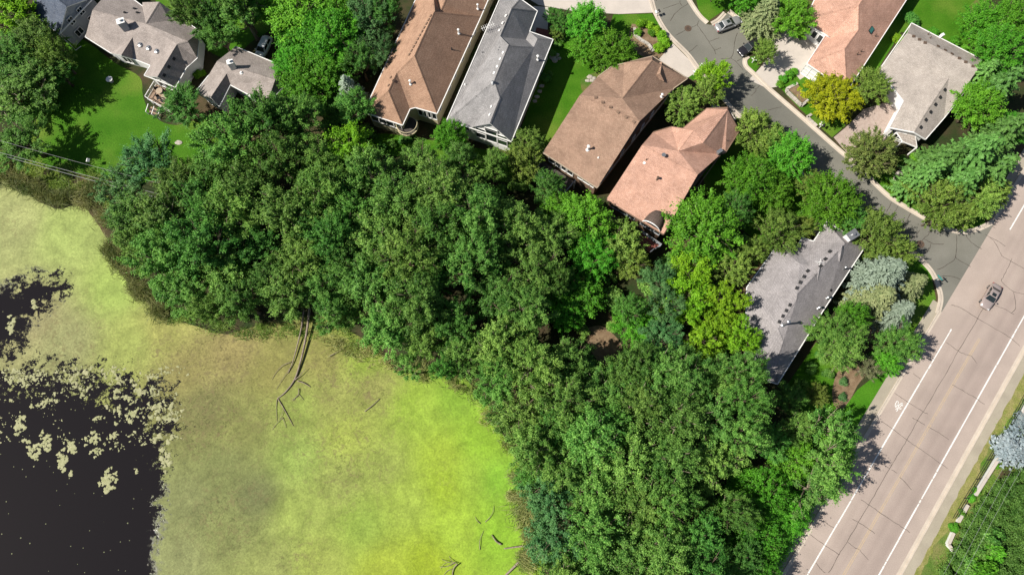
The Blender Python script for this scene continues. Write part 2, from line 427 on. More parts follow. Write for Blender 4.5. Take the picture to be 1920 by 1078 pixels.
a_co = N.new('ShaderNodeAttribute'); a_co.attribute_name = 'algae'
big = math_('SUBTRACT', noise(.42, 9, .6, .62), .5)
small = math_('SUBTRACT', noise(2.2, 6, .4, .6), .5)
tiny = math_('SUBTRACT', noise(7.0, 5, .3, .6), .5)
sumn = math_('ADD', math_('ADD', math_('MULTIPLY', big, 34.0), math_('MULTIPLY', small, 22.0)), math_('MULTIPLY', tiny, 16.0))
fieldv = math_('ADD', a_sd.outputs['Fac'], math_('MULTIPLY', sumn, a_am.outputs['Fac']))
# where the edge is not torn the skin thins out gently instead
wid = node('ShaderNodeMapRange', From_Min=.12, From_Max=.5, To_Min=1.5, To_Max=.3); L.new(a_am.outputs['Fac'], wid.inputs['Value'])
thinv = math_('ADD', fieldv, math_('MULTIPLY', math_('SUBTRACT', noise(1.1, 7, .5, .65), .5), 2.2))
cov = node('ShaderNodeMapRange', From_Min=-.12); L.new(thinv, cov.inputs['Value']); L.new(wid.outputs[0], cov.inputs['From Max'])
# stray flecks afloat on the dark water
vor = node('ShaderNodeTexVoronoi', Scale=.9); L.new(pos, vor.inputs['Vector'])
fl = math_('LESS_THAN', vor.outputs['Distance'], math_('MULTIPLY', noise(.25, 3), .14))
covf = math_('MAXIMUM', cov.outputs[0], math_('MULTIPLY', fl, .6))
# colour: surveyed patch colour, mottled at three scales
v1 = node('ShaderNodeMapRange', From_Min=.3, From_Max=.7, To_Min=.74, To_Max=1.2); L.new(noise(.35, 9, .8, .62), v1.inputs['Value'])
v2 = node('ShaderNodeMapRange', From_Min=.25, From_Max=.75, To_Min=.62, To_Max=1.36); L.new(noise(3.4, 7, .6, .7), v2.inputs['Value'])
v3 = node('ShaderNodeMapRange', From_Min=.36, From_Max=.5, To_Min=.5, To_Max=1.06); L.new(noise(1.7, 9, 1.8, .72), v3.inputs['Value'])
a_to = N.new('ShaderNodeAttribute'); a_to.attribute_name = 'torn'
zone_ = node('ShaderNodeMapRange', From_Min=.15, From_Max=.75, To_Min=.12); L.new(math_('ADD', a_to.outputs['Fac'], math_('MULTIPLY', math_('SUBTRACT', noise(.2, 5), .5), .8)), zone_.inputs['Value'])
v3m = N.new('ShaderNodeMix'); v3m.data_type = 'FLOAT'; L.new(zone_.outputs[0], v3m.inputs['Factor']); v3m.inputs['A'].default_value = 1.0; L.new(v3.outputs[0], v3m.inputs['B'])
vv = math_('MULTIPLY', math_('MULTIPLY', v1.outputs[0], v2.outputs[0]), v3m.outputs['Result'])
sc_ = N.new('ShaderNodeVectorMath'); sc_.operation = 'SCALE'; L.new(a_co.outputs['Color'], sc_.inputs[0]); L.new(vv, sc_.inputs['Scale'])
# brown dead patches where the mat is thin
br = node('ShaderNodeMapRange', From_Min=.5, From_Max=.66, To_Min=0.0, To_Max=.85); L.new(noise(.9, 8, 1.2, .68), br.inputs['Value'])
bm = N.new('ShaderNodeMix'); bm.data_type = 'RGBA'; L.new(math_('MULTIPLY', br.outputs[0], zone_.outputs[0]), bm.inputs['Factor'])
L.new(sc_.outputs[0], bm.inputs['A']); bm.inputs['B'].default_value = alb((.20, .165, .075))
wm = N.new('ShaderNodeMix'); wm.data_type = 'RGBA'; L.new(covf, wm.inputs['Factor'])
wm.inputs['A'].default_value = alb((.0135, .0115, .0125)); L.new(bm.outputs['Result'], wm.inputs['B'])
L.new(wm.outputs['Result'], P.inputs['Base Color'])
ro = node('ShaderNodeMapRange', To_Min=.03, To_Max=.85); L.new(covf, ro.inputs['Value']); L.new(ro.outputs[0], P.inputs['Roughness'])
P.inputs['Specular IOR Level'].default_value = .17
bp = node('ShaderNodeBump', Strength=.5, Distance=.06); L.new(math_('MULTIPLY', covf, noise(4, 5)), bp.inputs['Height']); L.new(bp.outputs[0], P.inputs['Normal'])
me = np_mesh('pond_water', np.concatenate([PP, np.full((len(PP), 1), -.16)], 1), PF[keep], 'water')
for nm, arr in (('cover', psd), ('ragged', amp), ('torn', torn)):
    a = me.attributes.new(nm, 'FLOAT', 'POINT'); a.data.foreach_set('value', arr.astype(np.float32))
a = me.attributes.new('algae', 'FLOAT_COLOR', 'POINT'); a.data.foreach_set('color', np.concatenate([pc, np.ones((len(pc), 1))], 1).astype(np.float32).ravel())
o = bpy.data.objects.new('pond_water', me); col.objects.link(o); tag(o, kind='structure')

# thicker floating rafts of algae: lumpy little islands with an edge of their own
rng = random.Random(11)
mb = MB()
def raft(c, r, lumps=11):
    ph = [rng.uniform(0, 6.28) for _ in range(3)]
    n = 14; vs = [(c.x, c.y, -.115)]
    for k, (q, z) in enumerate(((.75, -.12), (1.0, -.155))):
        for j in range(n):
            a = 6.283 * j / n; rr = r * q * (1 + .28 * math.sin(2 * a + ph[0]) + .22 * math.sin(3 * a + ph[1]) + .25 * rng.uniform(-1, 1))
            vs.append((c.x + rr * math.cos(a), c.y + rr * math.sin(a), z))
    fs = [(0, 1 + j, 1 + (j + 1) % n) for j in range(n)] + [(1 + j, 1 + n + j, 1 + n + (j + 1) % n, 1 + (j + 1) % n) for j in range(n)]
    mb.add(vs, fs)
for u, v, s, k in ((205, 900, 10, 12), (62, 850, 9, 9), (118, 865, 7, 9), (38, 795, 8, 10), (85, 830, 9, 10), (180, 830, 10, 10), (135, 840, 6, 6), (310, 858, 10, 9), (20, 615, 5, 5), (25, 600, 4, 3), (65, 570, 4, 3), (215, 815, 4, 2), (130, 893, 3, 1), (253, 880, 3, 1)):
    for _ in range(k):
        [raft(W(u + rng.gauss(0, s * .7), v + rng.gauss(0, s * 1.1), -.16), rng.uniform(.08, .36)) for _k in (0, 1, 2)]
for _ in range(95):                                      # drifts of small flecks, tightest along the torn edge
    cu = rng.uniform(-5, 335); cv = 695 + rng.random() ** 1.5 * 150; sp = rng.uniform(3, 11); k = int(rng.uniform(5, 24))
    for _k in range(k): raft(W(cu + rng.gauss(0, sp * 1.4), cv + rng.gauss(0, sp * .7), -.16), min(.3, .04 + rng.expovariate(14)))
mat('algae_raft', (.36, .37, .18), (.48, .47, .27), 2, 9, .35, bump=.6)
o = mb.build('floating_algae', 'algae_raft'); tag(o, 'pale yellow-green rafts of algae floating on the dark open water', 'algae', kind='stuff')

# ------------------------------------------------------------------ main road: everything is an offset from its left white line
A_, B_ = W(1784, 617), W(1514.5, 1076)
RD = (A_ - B_).normalized(); RN = Vector((RD.y, -RD.x, 0))       # along the road (up the photo), and across it to the right
def rp(off, s, z=0.0):
    p = B_ + RN * off + RD * s; return Vector((p.x, p.y, z))
S0, S1 = -60.0, 160.0
def strip(name, o0, o1, z, m, s0=S0, s1=S1, parent=None):
    mb = MB().add([rp(o0, s0, z), rp(o1, s0, z), rp(o1, s1, z), rp(o0, s1, z)], [(0, 1, 2, 3)])
    o = mb.build(name, m, parent)
    return o
# asphalt with wheel tracks worn into it
tr = bpy.data.materials.new('road_surface'); MATS['road_surface'] = tr
nt, N, L, P = nodes_of(tr)
geo = N.new('ShaderNodeNewGeometry'); pos = geo.outputs['Position']
at = N.new('ShaderNodeAttribute'); at.attribute_name = 'wear'
mx = N.new('ShaderNodeMix'); mx.data_type = 'RGBA'; mx.inputs['A'].default_value = alb((.455, .37, .315)); mx.inputs['B'].default_value = alb((.345, .272, .235))
L.new(at.outputs['Fac'], mx.inputs['Factor'])
f1 = node('ShaderNodeMapRange', From_Min=.3, From_Max=.7, To_Min=.9, To_Max=1.08); L.new(noise(.25, 6), f1.inputs['Value'])
f2 = node('ShaderNodeMapRange', From_Min=.3, From_Max=.7, To_Min=.86, To_Max=1.1); L.new(noise(9, 4), f2.inputs['Value'])
sc_ = N.new('ShaderNodeVectorMath'); sc_.operation = 'SCALE'; L.new(mx.outputs['Result'], sc_.inputs[0]); L.new(math_('MULTIPLY', f1.outputs[0], f2.outputs[0]), sc_.inputs['Scale'])
L.new(sc_.outputs[0], P.inputs['Base Color']); P.inputs['Roughness'].default_value = .85
offs = [-2.45, -.4, .3, 1.0, 1.6, 2.1, 2.7, 3.3, 3.9, 4.5, 5.0, 5.6, 6.2, 6.8, 7.4, 8.0, 8.6, 10.0]
wear = [0, .05, .1, .45, .3, .55, .35, .55, .2, .2, .5, .8, .5, .75, .85, .4, .1, 0]
mb = MB(); vs, fs = [], []
for of in offs: vs += [rp(of, S0, .012), rp(of, S1, .012)]
mb.add(vs, [(2 * i, 2 * i + 2, 2 * i + 3, 2 * i + 1) for i in range(len(offs) - 1)])
main_road = tag(mb.build('main_road', 'road_surface'), kind='structure')
a = main_road.data.attributes.new('wear', 'FLOAT', 'POINT'); a.data.foreach_set('value', [w for w in wear for _ in (0, 1)])
SGAP = (W(1770, 588) - B_).dot(RD), (W(1868, 415) - B_).dot(RD)    # mouth of the side street
def kerb_run(name, prof, s0, s1):
    n = 2; mb = MB()
    vs = [rp(o, s, z) for s in (s0, s1) for o, z in prof]; q = len(prof)
    mb.add(vs, [(j, j + 1, q + j + 1, q + j) for j in range(q - 1)])
    return tag(mb.build(name, 'kerb'), kind='structure')
for s0, s1 in ((S0, SGAP[0]), (SGAP[1], S1)):
    kerb_run('kerb', [(-3.0, 0), (-3.0, .13), (-2.82, .13), (-2.78, .02), (-2.45, .022), (-2.44, 0)], s0, s1)
kerb_run('kerb', [(9.98, 0), (10.0, .022), (10.42, .02), (10.46, .13), (10.66, .13), (10.68, 0)], S0, S1)
tag(strip('footpath', -4.45, -3.0, .03, 'path', S0, SGAP[0] + 1), kind='structure')
tag(strip('footpath', -4.45, -3.0, .03, 'path', SGAP[1], S1), kind='structure')
tag(strip('footpath', 10.68, 12.1, .03, 'path'), kind='structure')
# white edge lines, worn into dashes here and there, and the pale yellow centre line: parts of the road
def painted(name, off, w, m, s0, s1, worn):
    s = s0; rngp = random.Random(int(off * 10) + 5)
    while s < s1:
        l = rngp.uniform(2.5, 9.0) if rngp.random() > worn else rngp.uniform(.25, 1.1)
        e = min(s + l, s1); j = rngp.uniform(-.012, .012)
        mb = MB(); pts = [rp(off + j, s + (e - s) * t / 4, .016) for t in range(5)]
        ribbon(mb, pts, w * rngp.uniform(.82, 1.05), None, .18)
        mb.build(name, m, main_road); s = e + (rngp.uniform(.04, .12) if l > 1.2 else rngp.uniform(.05, .22))
sl_end = (W(1784, 617) - B_).dot(RD); sl_up = (W(1893.6, 431) - B_).dot(RD)
painted('white_edge_line', 0.0, .19, 'white_paint', S0 + 40, sl_end, .35)
painted('white_edge_line', 0.0, .19, 'white_paint', sl_up, S1 - 40, .2)
painted('white_edge_line', 8.05, .19, 'white_paint', S0 + 40, S1 - 40, .35)
cy = (W(1834, 633) - B_).dot(RD)
painted('yellow_centre_line', 3.99, .085, 'yellow_paint', S0 + 40, cy, .2)
painted('yellow_centre_line', 4.22, .085, 'yellow_paint', S0 + 40, cy, .5)

# ------------------------------------------------------------------ side street
E_EDGE = [(1262, -60), (1276, -22), (1287.6, 0), (1307, 30), (1323.5, 46), (1336, 47.5), (1344, 43), (1363.6, 25), (1370, 28), (1392, 48), (1416, 72), (1400, 96),
          (1392, 112), (1395, 126), (1410, 141), (1440, 170), (1500, 222), (1560, 275), (1610, 319), (1660, 368), (1700, 394), (1743.5, 418.5), (1777, 433.5), (1802, 438.5), (1827, 436), (1857, 423.5), (1868, 415)]
W_EDGE = [(1205, -60), (1216, -22), (1225, 0), (1233, 25), (1255, 62), (1292, 100), (1313.5, 128.5), (1345, 166), (1385, 212), (1440, 262), (1500, 315), (1570, 372), (1640, 425), (1700, 462),
          (1731, 486), (1753, 512), (1765.6, 544), (1768, 565), (1762, 590)]
pts = [W(u, v, .008) for u, v in E_EDGE] + [W(1885, 420, .008), W(1780, 600, .008)] + [W(u, v, .008) for u, v in W_EDGE[::-1]]
side = tag(MB().add(pts[::-1], [tuple(range(len(pts)))]).build('side_street', 'asphalt'), kind='structure')
KP = [(-.06, .0), (-.05, .03), (.28, .035), (.38, .12), (.72, .13), (.76, 0)]
kerbstrip('kerb', E_EDGE[:5], KP, 'kerb')
kerbstrip('kerb', [(1336, 48.5), (1350, 40), (1362, 27)], KP, 'kerb', 4)
kerbstrip('kerb', [(1364, 24), (1385, 41), (1416, 70)], KP, 'kerb', 4)
kerbstrip('kerb', [(1400, 104), (1393, 112), (1395, 126), (1410, 141), (1440, 170), (1500, 222), (1560, 275), (1610, 319), (1660, 368), (1700, 394), (1743.5, 418.5), (1777, 433.5), (1802, 438.5), (1827, 436), (1857, 423.5), (1866, 416)], KP, 'kerb')
kerbstrip('kerb', W_EDGE[::-1], KP, 'kerb')

# tar-filled cracks
CR_SIDE = [[(1290, 7), (1267, 25), (1257, 40)], [(1275, 0), (1275, 6), (1279, 12)], [(1244, 17), (1273, 7)], [(1310, 40), (1307, 47), (1297, 52), (1283, 58), (1267, 67)],
    [(1307, 47), (1320, 65), (1331, 82), (1340, 95), (1342, 103)], [(1330, 78), (1348, 72)], [(1292, 98), (1300, 92), (1308, 85)], [(1383, 62), (1378, 77), (1376, 93), (1370, 109), (1352, 111)],
    [(1370, 109), (1381, 117), (1394, 132)], [(1381, 116), (1394, 108)], [(1425, 160), (1417, 167), (1400, 160)], [(1417, 167), (1417, 172), (1408, 180)],
    [(1672, 380), (1662, 397)], [(1684, 387), (1678, 397), (1671, 410)], [(1708, 400), (1692, 428)], [(1725, 432), (1712, 450)], [(1745, 424), (1742, 438), (1732, 447), (1728, 454)],
    [(1732, 447), (1747, 456), (1760, 458), (1770, 458)], [(1745, 457), (1743, 465), (1735, 474)], [(1793.6, 440), (1793.6, 460), (1791, 484), (1775, 497), (1757, 506)], [(1791, 482), (1800, 489), (1820, 500)],
    [(1810, 440), (1822, 455), (1840, 467)], [(1763, 518), (1781, 518), (1800, 523)], [(1440, 207), (1465, 201)], [(1507, 255), (1513, 248)], [(1340, 95), (1352, 90)], [(1230, 3), (1234, -6)]]
CR_MAIN = [[(1898, 484), (1888, 506), (1877, 527)], [(1860, 556), (1843, 579), (1833, 597), (1797, 658), (1770, 706), (1738, 760), (1720, 789), (1700, 824.6), (1682, 855), (1667, 880), (1639, 929), (1609, 979), (1588, 1016), (1573, 1039), (1554, 1073)],
    [(1783, 572), (1801, 577), (1833, 597), (1862, 614), (1890, 630), (1912, 648)], [(1775, 642), (1797, 658), (1812, 665), (1822, 668), (1831, 680)], [(1678, 737), (1701, 752.5), (1730, 771), (1740, 776)],
    [(1711, 783), (1720, 788), (1735, 797)], [(1741, 800), (1760, 811), (1779, 824)], [(1653, 790), (1673, 803), (1700, 824), (1713, 834), (1720, 838), (1756, 863), (1776, 878)], [(1652, 868), (1668, 878)],
    [(1671, 880), (1682, 886)], [(1687, 894), (1697, 904), (1709, 918)], [(1614, 936), (1628, 945), (1645, 957), (1668, 973), (1689, 986), (1706, 998)], [(1599, 973), (1610, 979), (1626, 989), (1641, 1000)],
    [(1543, 975), (1554, 984), (1563, 988)], [(1520, 1002), (1545, 1020), (1559, 1030), (1574, 1039)], [(1590, 1016), (1603, 1026), (1612, 1031), (1628, 1049)], [(1530, 1055), (1540, 1067), (1548, 1074)],
    [(1878, 480), (1896, 490), (1925, 507)], [(1877, 527), (1899, 546), (1925, 552)], [(1900, 547), (1905, 575), (1896, 587)], [(1865, 572), (1882, 579), (1901, 589)], [(1786, 721), (1810, 735), (1824, 743), (1846, 758)], [(1712, 700), (1726, 710)],
    [(1852, 420), (1866, 428)], [(1848, 440), (1870, 452), (1885, 462)], [(1856, 445), (1868, 458), (1878, 480)]]
for lst, par, z, w in ((CR_SIDE, side, .012, .085), (CR_MAIN, main_road, .018, .06)):
    for pl in lst:
        pts = smoothline([W(u, v, z) for u, v in pl], 5)
        pts = [p + Vector((random.uniform(-.05, .05), random.uniform(-.05, .05), 0)) for p in pts]
        mb = MB(); ribbon(mb, pts, w, z, .6); mb.build('crack_seal', 'crack', par)
# white sprayed survey mark on the shoulder
mb = MB()
for pl in ([(1683.5, 751.5), (1681, 753), (1678.5, 759), (1679.5, 763), (1682, 760), (1684.5, 755), (1683.5, 751.5)], [(1682, 757), (1685, 758), (1684, 763), (1681, 766), (1679, 767.5)], [(1686, 759), (1689, 756.5), (1691, 755), (1692, 757), (1692.5, 761)],
           [(1692, 757), (1688, 762), (1685.5, 765), (1688, 766.5), (1690, 765)], [(1684, 764), (1683, 768), (1681, 771)]):
    ribbon(mb, smoothline([W(u, v, .018) for u, v in pl], 6), .11, .018, .3)
mb.build('sprayed_mark', 'white_paint', main_road)

# ------------------------------------------------------------------ lawns, beds, driveways, paths (flat sheets laid on the ground)
sheet('lawn', [(120, 60), (165, 80), (215, 118), (262, 145), (268, 180), (285, 215), (330, 235), (420, 215), (430, 290), (340, 325), (250, 345), (190, 335), (120, 318), (60, 300), (50, 220), (75, 130)], .010, 'lawn', 4)
sheet('lawn', [(225, -60), (420, -60), (520, 30), (470, 80), (420, 110), (330, 50), (290, 0)], .010, 'lawn', 4)
sheet('lawn', [(1010, 130), (1040, 80), (1068, 62), (1095, 100), (1120, 140), (1075, 200), (1040, 262), (975, 300), (955, 290), (985, 220)], .010, 'lawn', 4)
sheet('lawn', [(1150, 28), (1222, 26), (1250, 66), (1262, 82), (1238, 106), (1180, 110), (1130, 90)], .010, 'lawn')
sheet('lawn', [(1680, -60), (1860, -60), (1850, 60), (1800, 110), (1735, 75), (1690, 60), (1640, 140), (1600, 140)], .010, 'lawn')
sheet('dry_patch', [(1842, -10), (1818, 12), (1812, 34), (1820, 55), (1836, 50), (1832, 20), (1850, 0)], .014, 'dry_lawn', 4)
sheet('lawn', [(1296, -40), (1312, 28), (1328, 40), (1360, 18), (1420, 60), (1470, 20), (1420, -60)], .010, 'lawn')
sheet('lawn', [(1458, 160), (1490, 135), (1520, 140), (1560, 190), (1585, 236), (1560, 258), (1500, 205)], .010, 'lawn')
sheet('lawn', [(1402, 108), (1440, 100), (1415, 138), (1398, 124)], .010, 'lawn')
sheet('lawn', [(1300, 125), (1318, 138), (1300, 152), (1290, 145)], .010, 'lawn')
sheet('lawn', [(1600, 300), (1660, 316), (1720, 350), (1845, 380), (1848, 424), (1825, 432), (1790, 431), (1745, 412), (1690, 383), (1640, 344)], .010, 'lawn')
sheet('lawn', [(1560, 640), (1625, 470), (1660, 470), (1640, 520), (1600, 590)], .010, 'lawn')
sheet('lawn', [(1620, 480), (1720, 480), (1745, 510), (1755, 560), (1740, 600), (1700, 650), (1640, 640), (1600, 570)], .007, 'lawn')
strip_lawn = mat('lawn_mown', (.05, .19, .006), (.085, .25, .014), .25, 7, .35, bump=.5)
sheet('lawn', [(1575, 775), (1608, 730), (1660, 690), (1690, 690), (1702, 668), (1725, 650), (1625, 815), (1600, 820)], .011, 'lawn_mown')
sheet('lawn', [(1470, 730), (1545, 620), (1610, 660), (1590, 775), (1520, 790)], .005, 'lawn')
sheet('lawn', [(1310, 300), (1370, 250), (1500, 330), (1560, 400), (1440, 470), (1330, 380)], .006, 'lawn')
sheet('lawn', [(690, 250), (760, 255), (960, 290), (1010, 300), (960, 345), (820, 300), (720, 290)], .010, 'lawn', 3)
sheet('mulch_bed', [(1568, 700), (1600, 672), (1626, 694), (1608, 722), (1586, 762), (1566, 764), (1560, 735)], .009, 'mulch', 4)
sheet('mulch_bed', [(1605, 500), (1622, 478), (1660, 500), (1650, 640), (1600, 610), (1590, 560)], .011, 'mulch', 3)
sheet('mulch_bed', [(1185, 45), (1215, 55), (1250, 95), (1225, 112), (1195, 100), (1180, 70)], .014, 'mulch', 3)
sheet('mulch_bed', [(1545, 460), (1560, 400), (1640, 430), (1630, 470)], .010, 'mulch', 3)
sheet('mulch_bed', [(1395, 520), (1430, 490), (1420, 540), (1390, 560)], .010, 'mulch', 3)
sheet('mulch_bed', [(1088, 150), (1120, 135), (1130, 155), (1095, 175)], .014, 'dry_lawn', 3)
sheet('woodland_clearing', [(1100, 615), (1130, 612), (1165, 645), (1162, 680), (1128, 682), (1104, 648)], .006, 'mulch', 4)
sheet('woodland_clearing', [(1160, 770), (1260, 790), (1240, 830), (1170, 820)], .006, 'mulch', 4)
sheet('driveway', [(960, -60), (1200, -60), (1224, 0), (1231, 24), (1160, 27), (1080, 22), (1010, 10), (960, -20)], .016, 'concrete')
sheet('driveway', [(1262, 82), (1298, 118), (1311, 132), (1290, 146), (1262, 132), (1235, 112)], .016, 'concrete')
sheet('driveway', [(1404, 150), (1425, 128), (1446, 100), (1440, 70), (1470, 50), (1540, 60), (1545, 120), (1500, 150), (1482, 128), (1459, 163), (1438, 166)], .016, 'concrete')
sheet('driveway', [(1563, 258), (1585, 240), (1620, 205), (1670, 190), (1700, 205), (1690, 260), (1640, 300), (1606, 308)], .016, 'paver')
sheet('driveway', [(1335, 195), (1390, 214), (1372, 232), (1330, 225)], .016, 'concrete')
sheet('patio', [(1000, 12), (1030, 14), (1026, 66), (995, 62)], .024, 'concrete')
sheet('patio', [(1006, 52), (1034, 58), (1028, 92), (996, 88)], .030, 'brick_red')
sheet('patio', [(1560, 395), (1580, 415), (1540, 450), (1520, 430)], .018, 'concrete')
sheet('verge', [(2000, 560), (2000, 760), (1880, 880), (1800, 1010), (1750, 1130), (1640, 1130), (1716, 1000), (1800, 860), (1900, 690)], .008, 'verge')
# pale kerbstones edging the stepping path
mb = MB()
pth = smoothline([W(u, v, 0) for u, v in ((1690, 322), (1680, 335), (1682, 348), (1692, 357), (1704, 367))], 4)
gp = bpy.data.objects.new('garden_path', None); col.objects.link(gp); tag(gp, 'curved path of pale stepping slabs in the lawn below the gable-fronted tan house', 'path')
gp.location = pth[8]
for i in range(0, len(pth) - 1):
    p, q = pth[i], pth[i + 1]; d = (q - p); a = math.atan2(d.y, d.x)
    MB().box((p + q) / 2 + Vector((0, 0, .045)), (d.length * .9, .95 + .1 * math.sin(i), .07), a).build('paving_slab', 'concrete', gp, gp.location)

# sun-dried grass creeping over the edge of the right-hand path
mat('dry_verge', (.34, .30, .12), (.22, .25, .055), .8, 9, .45, bump=.7)
rv = random.Random(4); ss = [S0 + 45 + .8 * k for k in range(150)]
pts = [rp(12.02 + rv.uniform(-.14, .1), s, .034) for s in ss] + [rp(13.1 + .5 * math.sin(s * .35) + rv.uniform(-.3, .3), s, .034) for s in ss[::-1]]
tag(MB().add(pts, [tuple(range(len(pts)))]).build('verge', 'dry_verge'), kind='structure')

# ------------------------------------------------------------------ houses
def inset(poly, d):
    n = len(poly); ar = sum(poly[i].x * poly[(i + 1) % n].y - poly[(i + 1) % n].x * poly[i].y for i in range(n))
    if ar < 0: poly = poly[::-1]
    out = []
    for i in range(n):
        p0, p1, p2 = poly[i - 1], poly[i], poly[(i + 1) % n]
        e1 = (p1 - p0); e2 = (p2 - p1); e1.z = e2.z = 0; e1.normalize(); e2.normalize()
        n1, n2 = Vector((-e1.y, e1.x, 0)), Vector((-e2.y, e2.x, 0))
        b = n1 + n2; k = max(.35, b.dot(n1)); out.append(p1 + b * (d / k))
    return out
class House:
    def __init__(s, name, label, V, faces, outline, roofmat, wallmat, e, trim='white_trim', cat='house', wall_in=.5, group='houses around the side street', wall_faces=()):
        s.V = {}; s.raw = V
        for k, q in V.items():
            if len(q) == 3: s.V[k] = W(*q)
        for k, q in V.items():
            if len(q) == 5:                                # lies in the plane of three other corners
                a, b, c = (s.V[i] for i in q[2:]); nn = (b - a).cross(c - a)
                eye = Vector((0, 0, CAM_H)); s.V[k] = intersect_line_plane(eye, eye + ray(q[0], q[1]) * 500, a, nn)
        V = s.V; z0 = {k: q.z for k, q in V.items()}
        # true the slopes: slide the upper corners along their sight lines until every slope is as flat as it can be
        eye = Vector((0, 0, CAM_H)); fixed = {k for k, q in ((k, s.raw[k]) for k in V) if len(q) == 3 and abs(q[2] - e) < .35}
        for it in range(80):
            acc = {k: [] for k in V}
            for f in faces:
                if len(f) < 4 and it > 40: continue
                p = [V[k] for k in f]; nn = Vector()
                for i in range(len(p)): nn += (p[i] - p[0]).cross(p[(i + 1) % len(p)] - p[0])
                nn.normalize(); c = sum(p, Vector()) / len(p)
                for k in f:
                    d = (V[k] - eye).normalized(); dn = d.dot(nn)
                    if abs(dn) > .25: acc[k].append((c - eye).dot(nn) / dn)
            for k, l in acc.items():
                if l and k not in fixed:
                    d = (V[k] - eye); t = d.length; d.normalize(); V[k] = eye + d * (t + .5 * (sum(l) / len(l) - t))
                    if not (z0[k] - .4 < V[k].z < z0[k] + .4):
                        zz = min(max(V[k].z, z0[k] - .4), z0[k] + .4); V[k] = eye + d * ((CAM_H - zz) / -d.z)
        ol = [V[k] for k in outline]
        ctr = sum(ol, Vector()) / len(ol); s.loc = Vector((ctr.x, ctr.y, 0)); s.e = e
        s.root = thing(name, label, cat, s.loc, 0, group)
        keys = list(V); idx = {k: i for i, k in enumerate(keys)}
        me = bpy.data.meshes.new('roof')
        fl = []
        for f in faces:
            p = [V[k] for k in f]; nn = Vector()
            for i in range(len(p)): nn += (p[i] - p[0]).cross(p[(i + 1) % len(p)] - p[0])
            fl.append(tuple(idx[k] for k in (f if nn.z > 0 else f[::-1])))
        me.from_pydata([tuple(V[k] - s.loc) for k in keys], [], fl)
        me.materials.append(MATS[roofmat]); me.materials.append(MATS[trim])
        uv = me.uv_layers.new(name='UVMap')
        for po in me.polygons:
            n = po.normal; ux = Vector((-n.y, n.x, 0)); ux = ux.normalized() if ux.length > .02 else Vector((1, 0, 0)); vy = n.cross(ux)
            for li in po.loop_indices:
                c = me.vertices[me.loops[li].vertex_index].co + s.loc; uv.data[li].uv = (c.dot(ux), c.dot(vy))
        me.update()
        s.roof = bpy.data.objects.new('roof', me); col.objects.link(s.roof); s.roof.parent = s.root
        s.roof.modifiers.new('tri', 'TRIANGULATE')
        md = s.roof.modifiers.new('thick', 'SOLIDIFY'); md.thickness = .18; md.offset = -1; md.material_offset_rim = 1; md.material_offset = 1
        s.bvh = BVHTree.FromPolygons([V[k] for k in keys], fl)
        # ridge and hip caps: a raised run of shingles along every edge two slopes share, where it is convex
        ed = {}
        for f in fl:
            for i in range(len(f)): ed.setdefault(tuple(sorted((f[i], f[(i + 1) % len(f)]))), []).append(f)
        mb = MB()
        for (i, j), ff in ed.items():
            if len(ff) != 2: continue
            a, b = V[keys[i]], V[keys[j]]
            cs = [sum((V[keys[q]] for q in f), Vector()) / len(f) for f in ff]
            mid = (a + b) / 2
            ns = []
            for f in ff:
                p = [V[keys[q]] for q in f]; nn = Vector()
                for q in range(len(p)): nn += (p[q] - p[0]).cross(p[(q + 1) % len(p)] - p[0])
                ns.append(nn.normalized())
            if ns[0].dot(ns[1]) > .985 or (cs[1] - mid).dot(ns[0]) > -.02: continue
            for nn, c in zip(ns, cs):
                d = (b - a).normalized(); t = nn.cross(d); t = t if t.dot(c - mid) > 0 else -t
                up = nn * .025
                mb.add([a + up, b + up, b + up + t * .16, a + up + t * .16], [(0, 1, 2, 3)])
        if mb.v:
            cap = mb.build('ridge_cap', roofmat, s.roof, s.loc)
            cap.data.uv_layers.new(name='UVMap')
        s.wall = inset([Vector((p.x, p.y, 0)) for p in ol], wall_in)
        MB().prism([(p.x, p.y) for p in s.wall], -.2, e - .04).build('wall', wallmat, s.root, s.loc)
        s.wallmat = wallmat
        # fascia board and gutter along the eaves
        mb = MB(); n = len(ol)
        for i in range(n):
            a, b = ol[i].copy(), ol[(i + 1) % n].copy()
            mb.beam(a + Vector((0, 0, -.02)), b + Vector((0, 0, -.02)), .13, .2)
        mb.build('gutter', trim, s.root, s.loc)
    def hit(s, u, v):
        r = s.bvh.ray_cast(Vector((0, 0, CAM_H)), ray(u, v).normalized(), 1000)
        if r[0] is None:
            return W(u, v, s.e), Vector((0, 0, 1))
        n = r[1]; return r[0], (n if n.z > 0 else -n)
    def vents(s, pts, m='dark_metal', size=(.42, .36, .16)):
        for u, v in pts:
            p, n = s.hit(u, v); ux = Vector((-n.y, n.x, 0)); ux = ux.normalized() if ux.length > .02 else Vector((1, 0, 0))
            M3 = Matrix((ux, n.cross(ux), n)).transposed()
            mb = MB().box(p + n * size[2] / 2, size, rot=M3); mb.box(p + n * (size[2] + .02), (size[0] * 1.25, size[1] * 1.2, .04), rot=M3)
            mb.build('roof_vent', m, s.roof, s.loc)
    def pipes(s, pts, m='grey_metal', h=.8, r=.09, cap=True):
        for u, v in pts:
            p, n = s.hit(u, v); mb = MB().tube([p - Vector((0, 0, .2)), p + Vector((0, 0, h))], r, 8)
            mb.lathe(p + Vector((0, 0, .02)), [(r * 2.4, -.12), (r * 2.2, .03), (r, .14)], 10)
            if cap: mb.lathe(p + Vector((0, 0, h)), [(r * 1.7, 0), (r * 1.9, .1), (r * .9, .18)], 10)
            mb.build('vent_pipe', m, s.roof, s.loc)
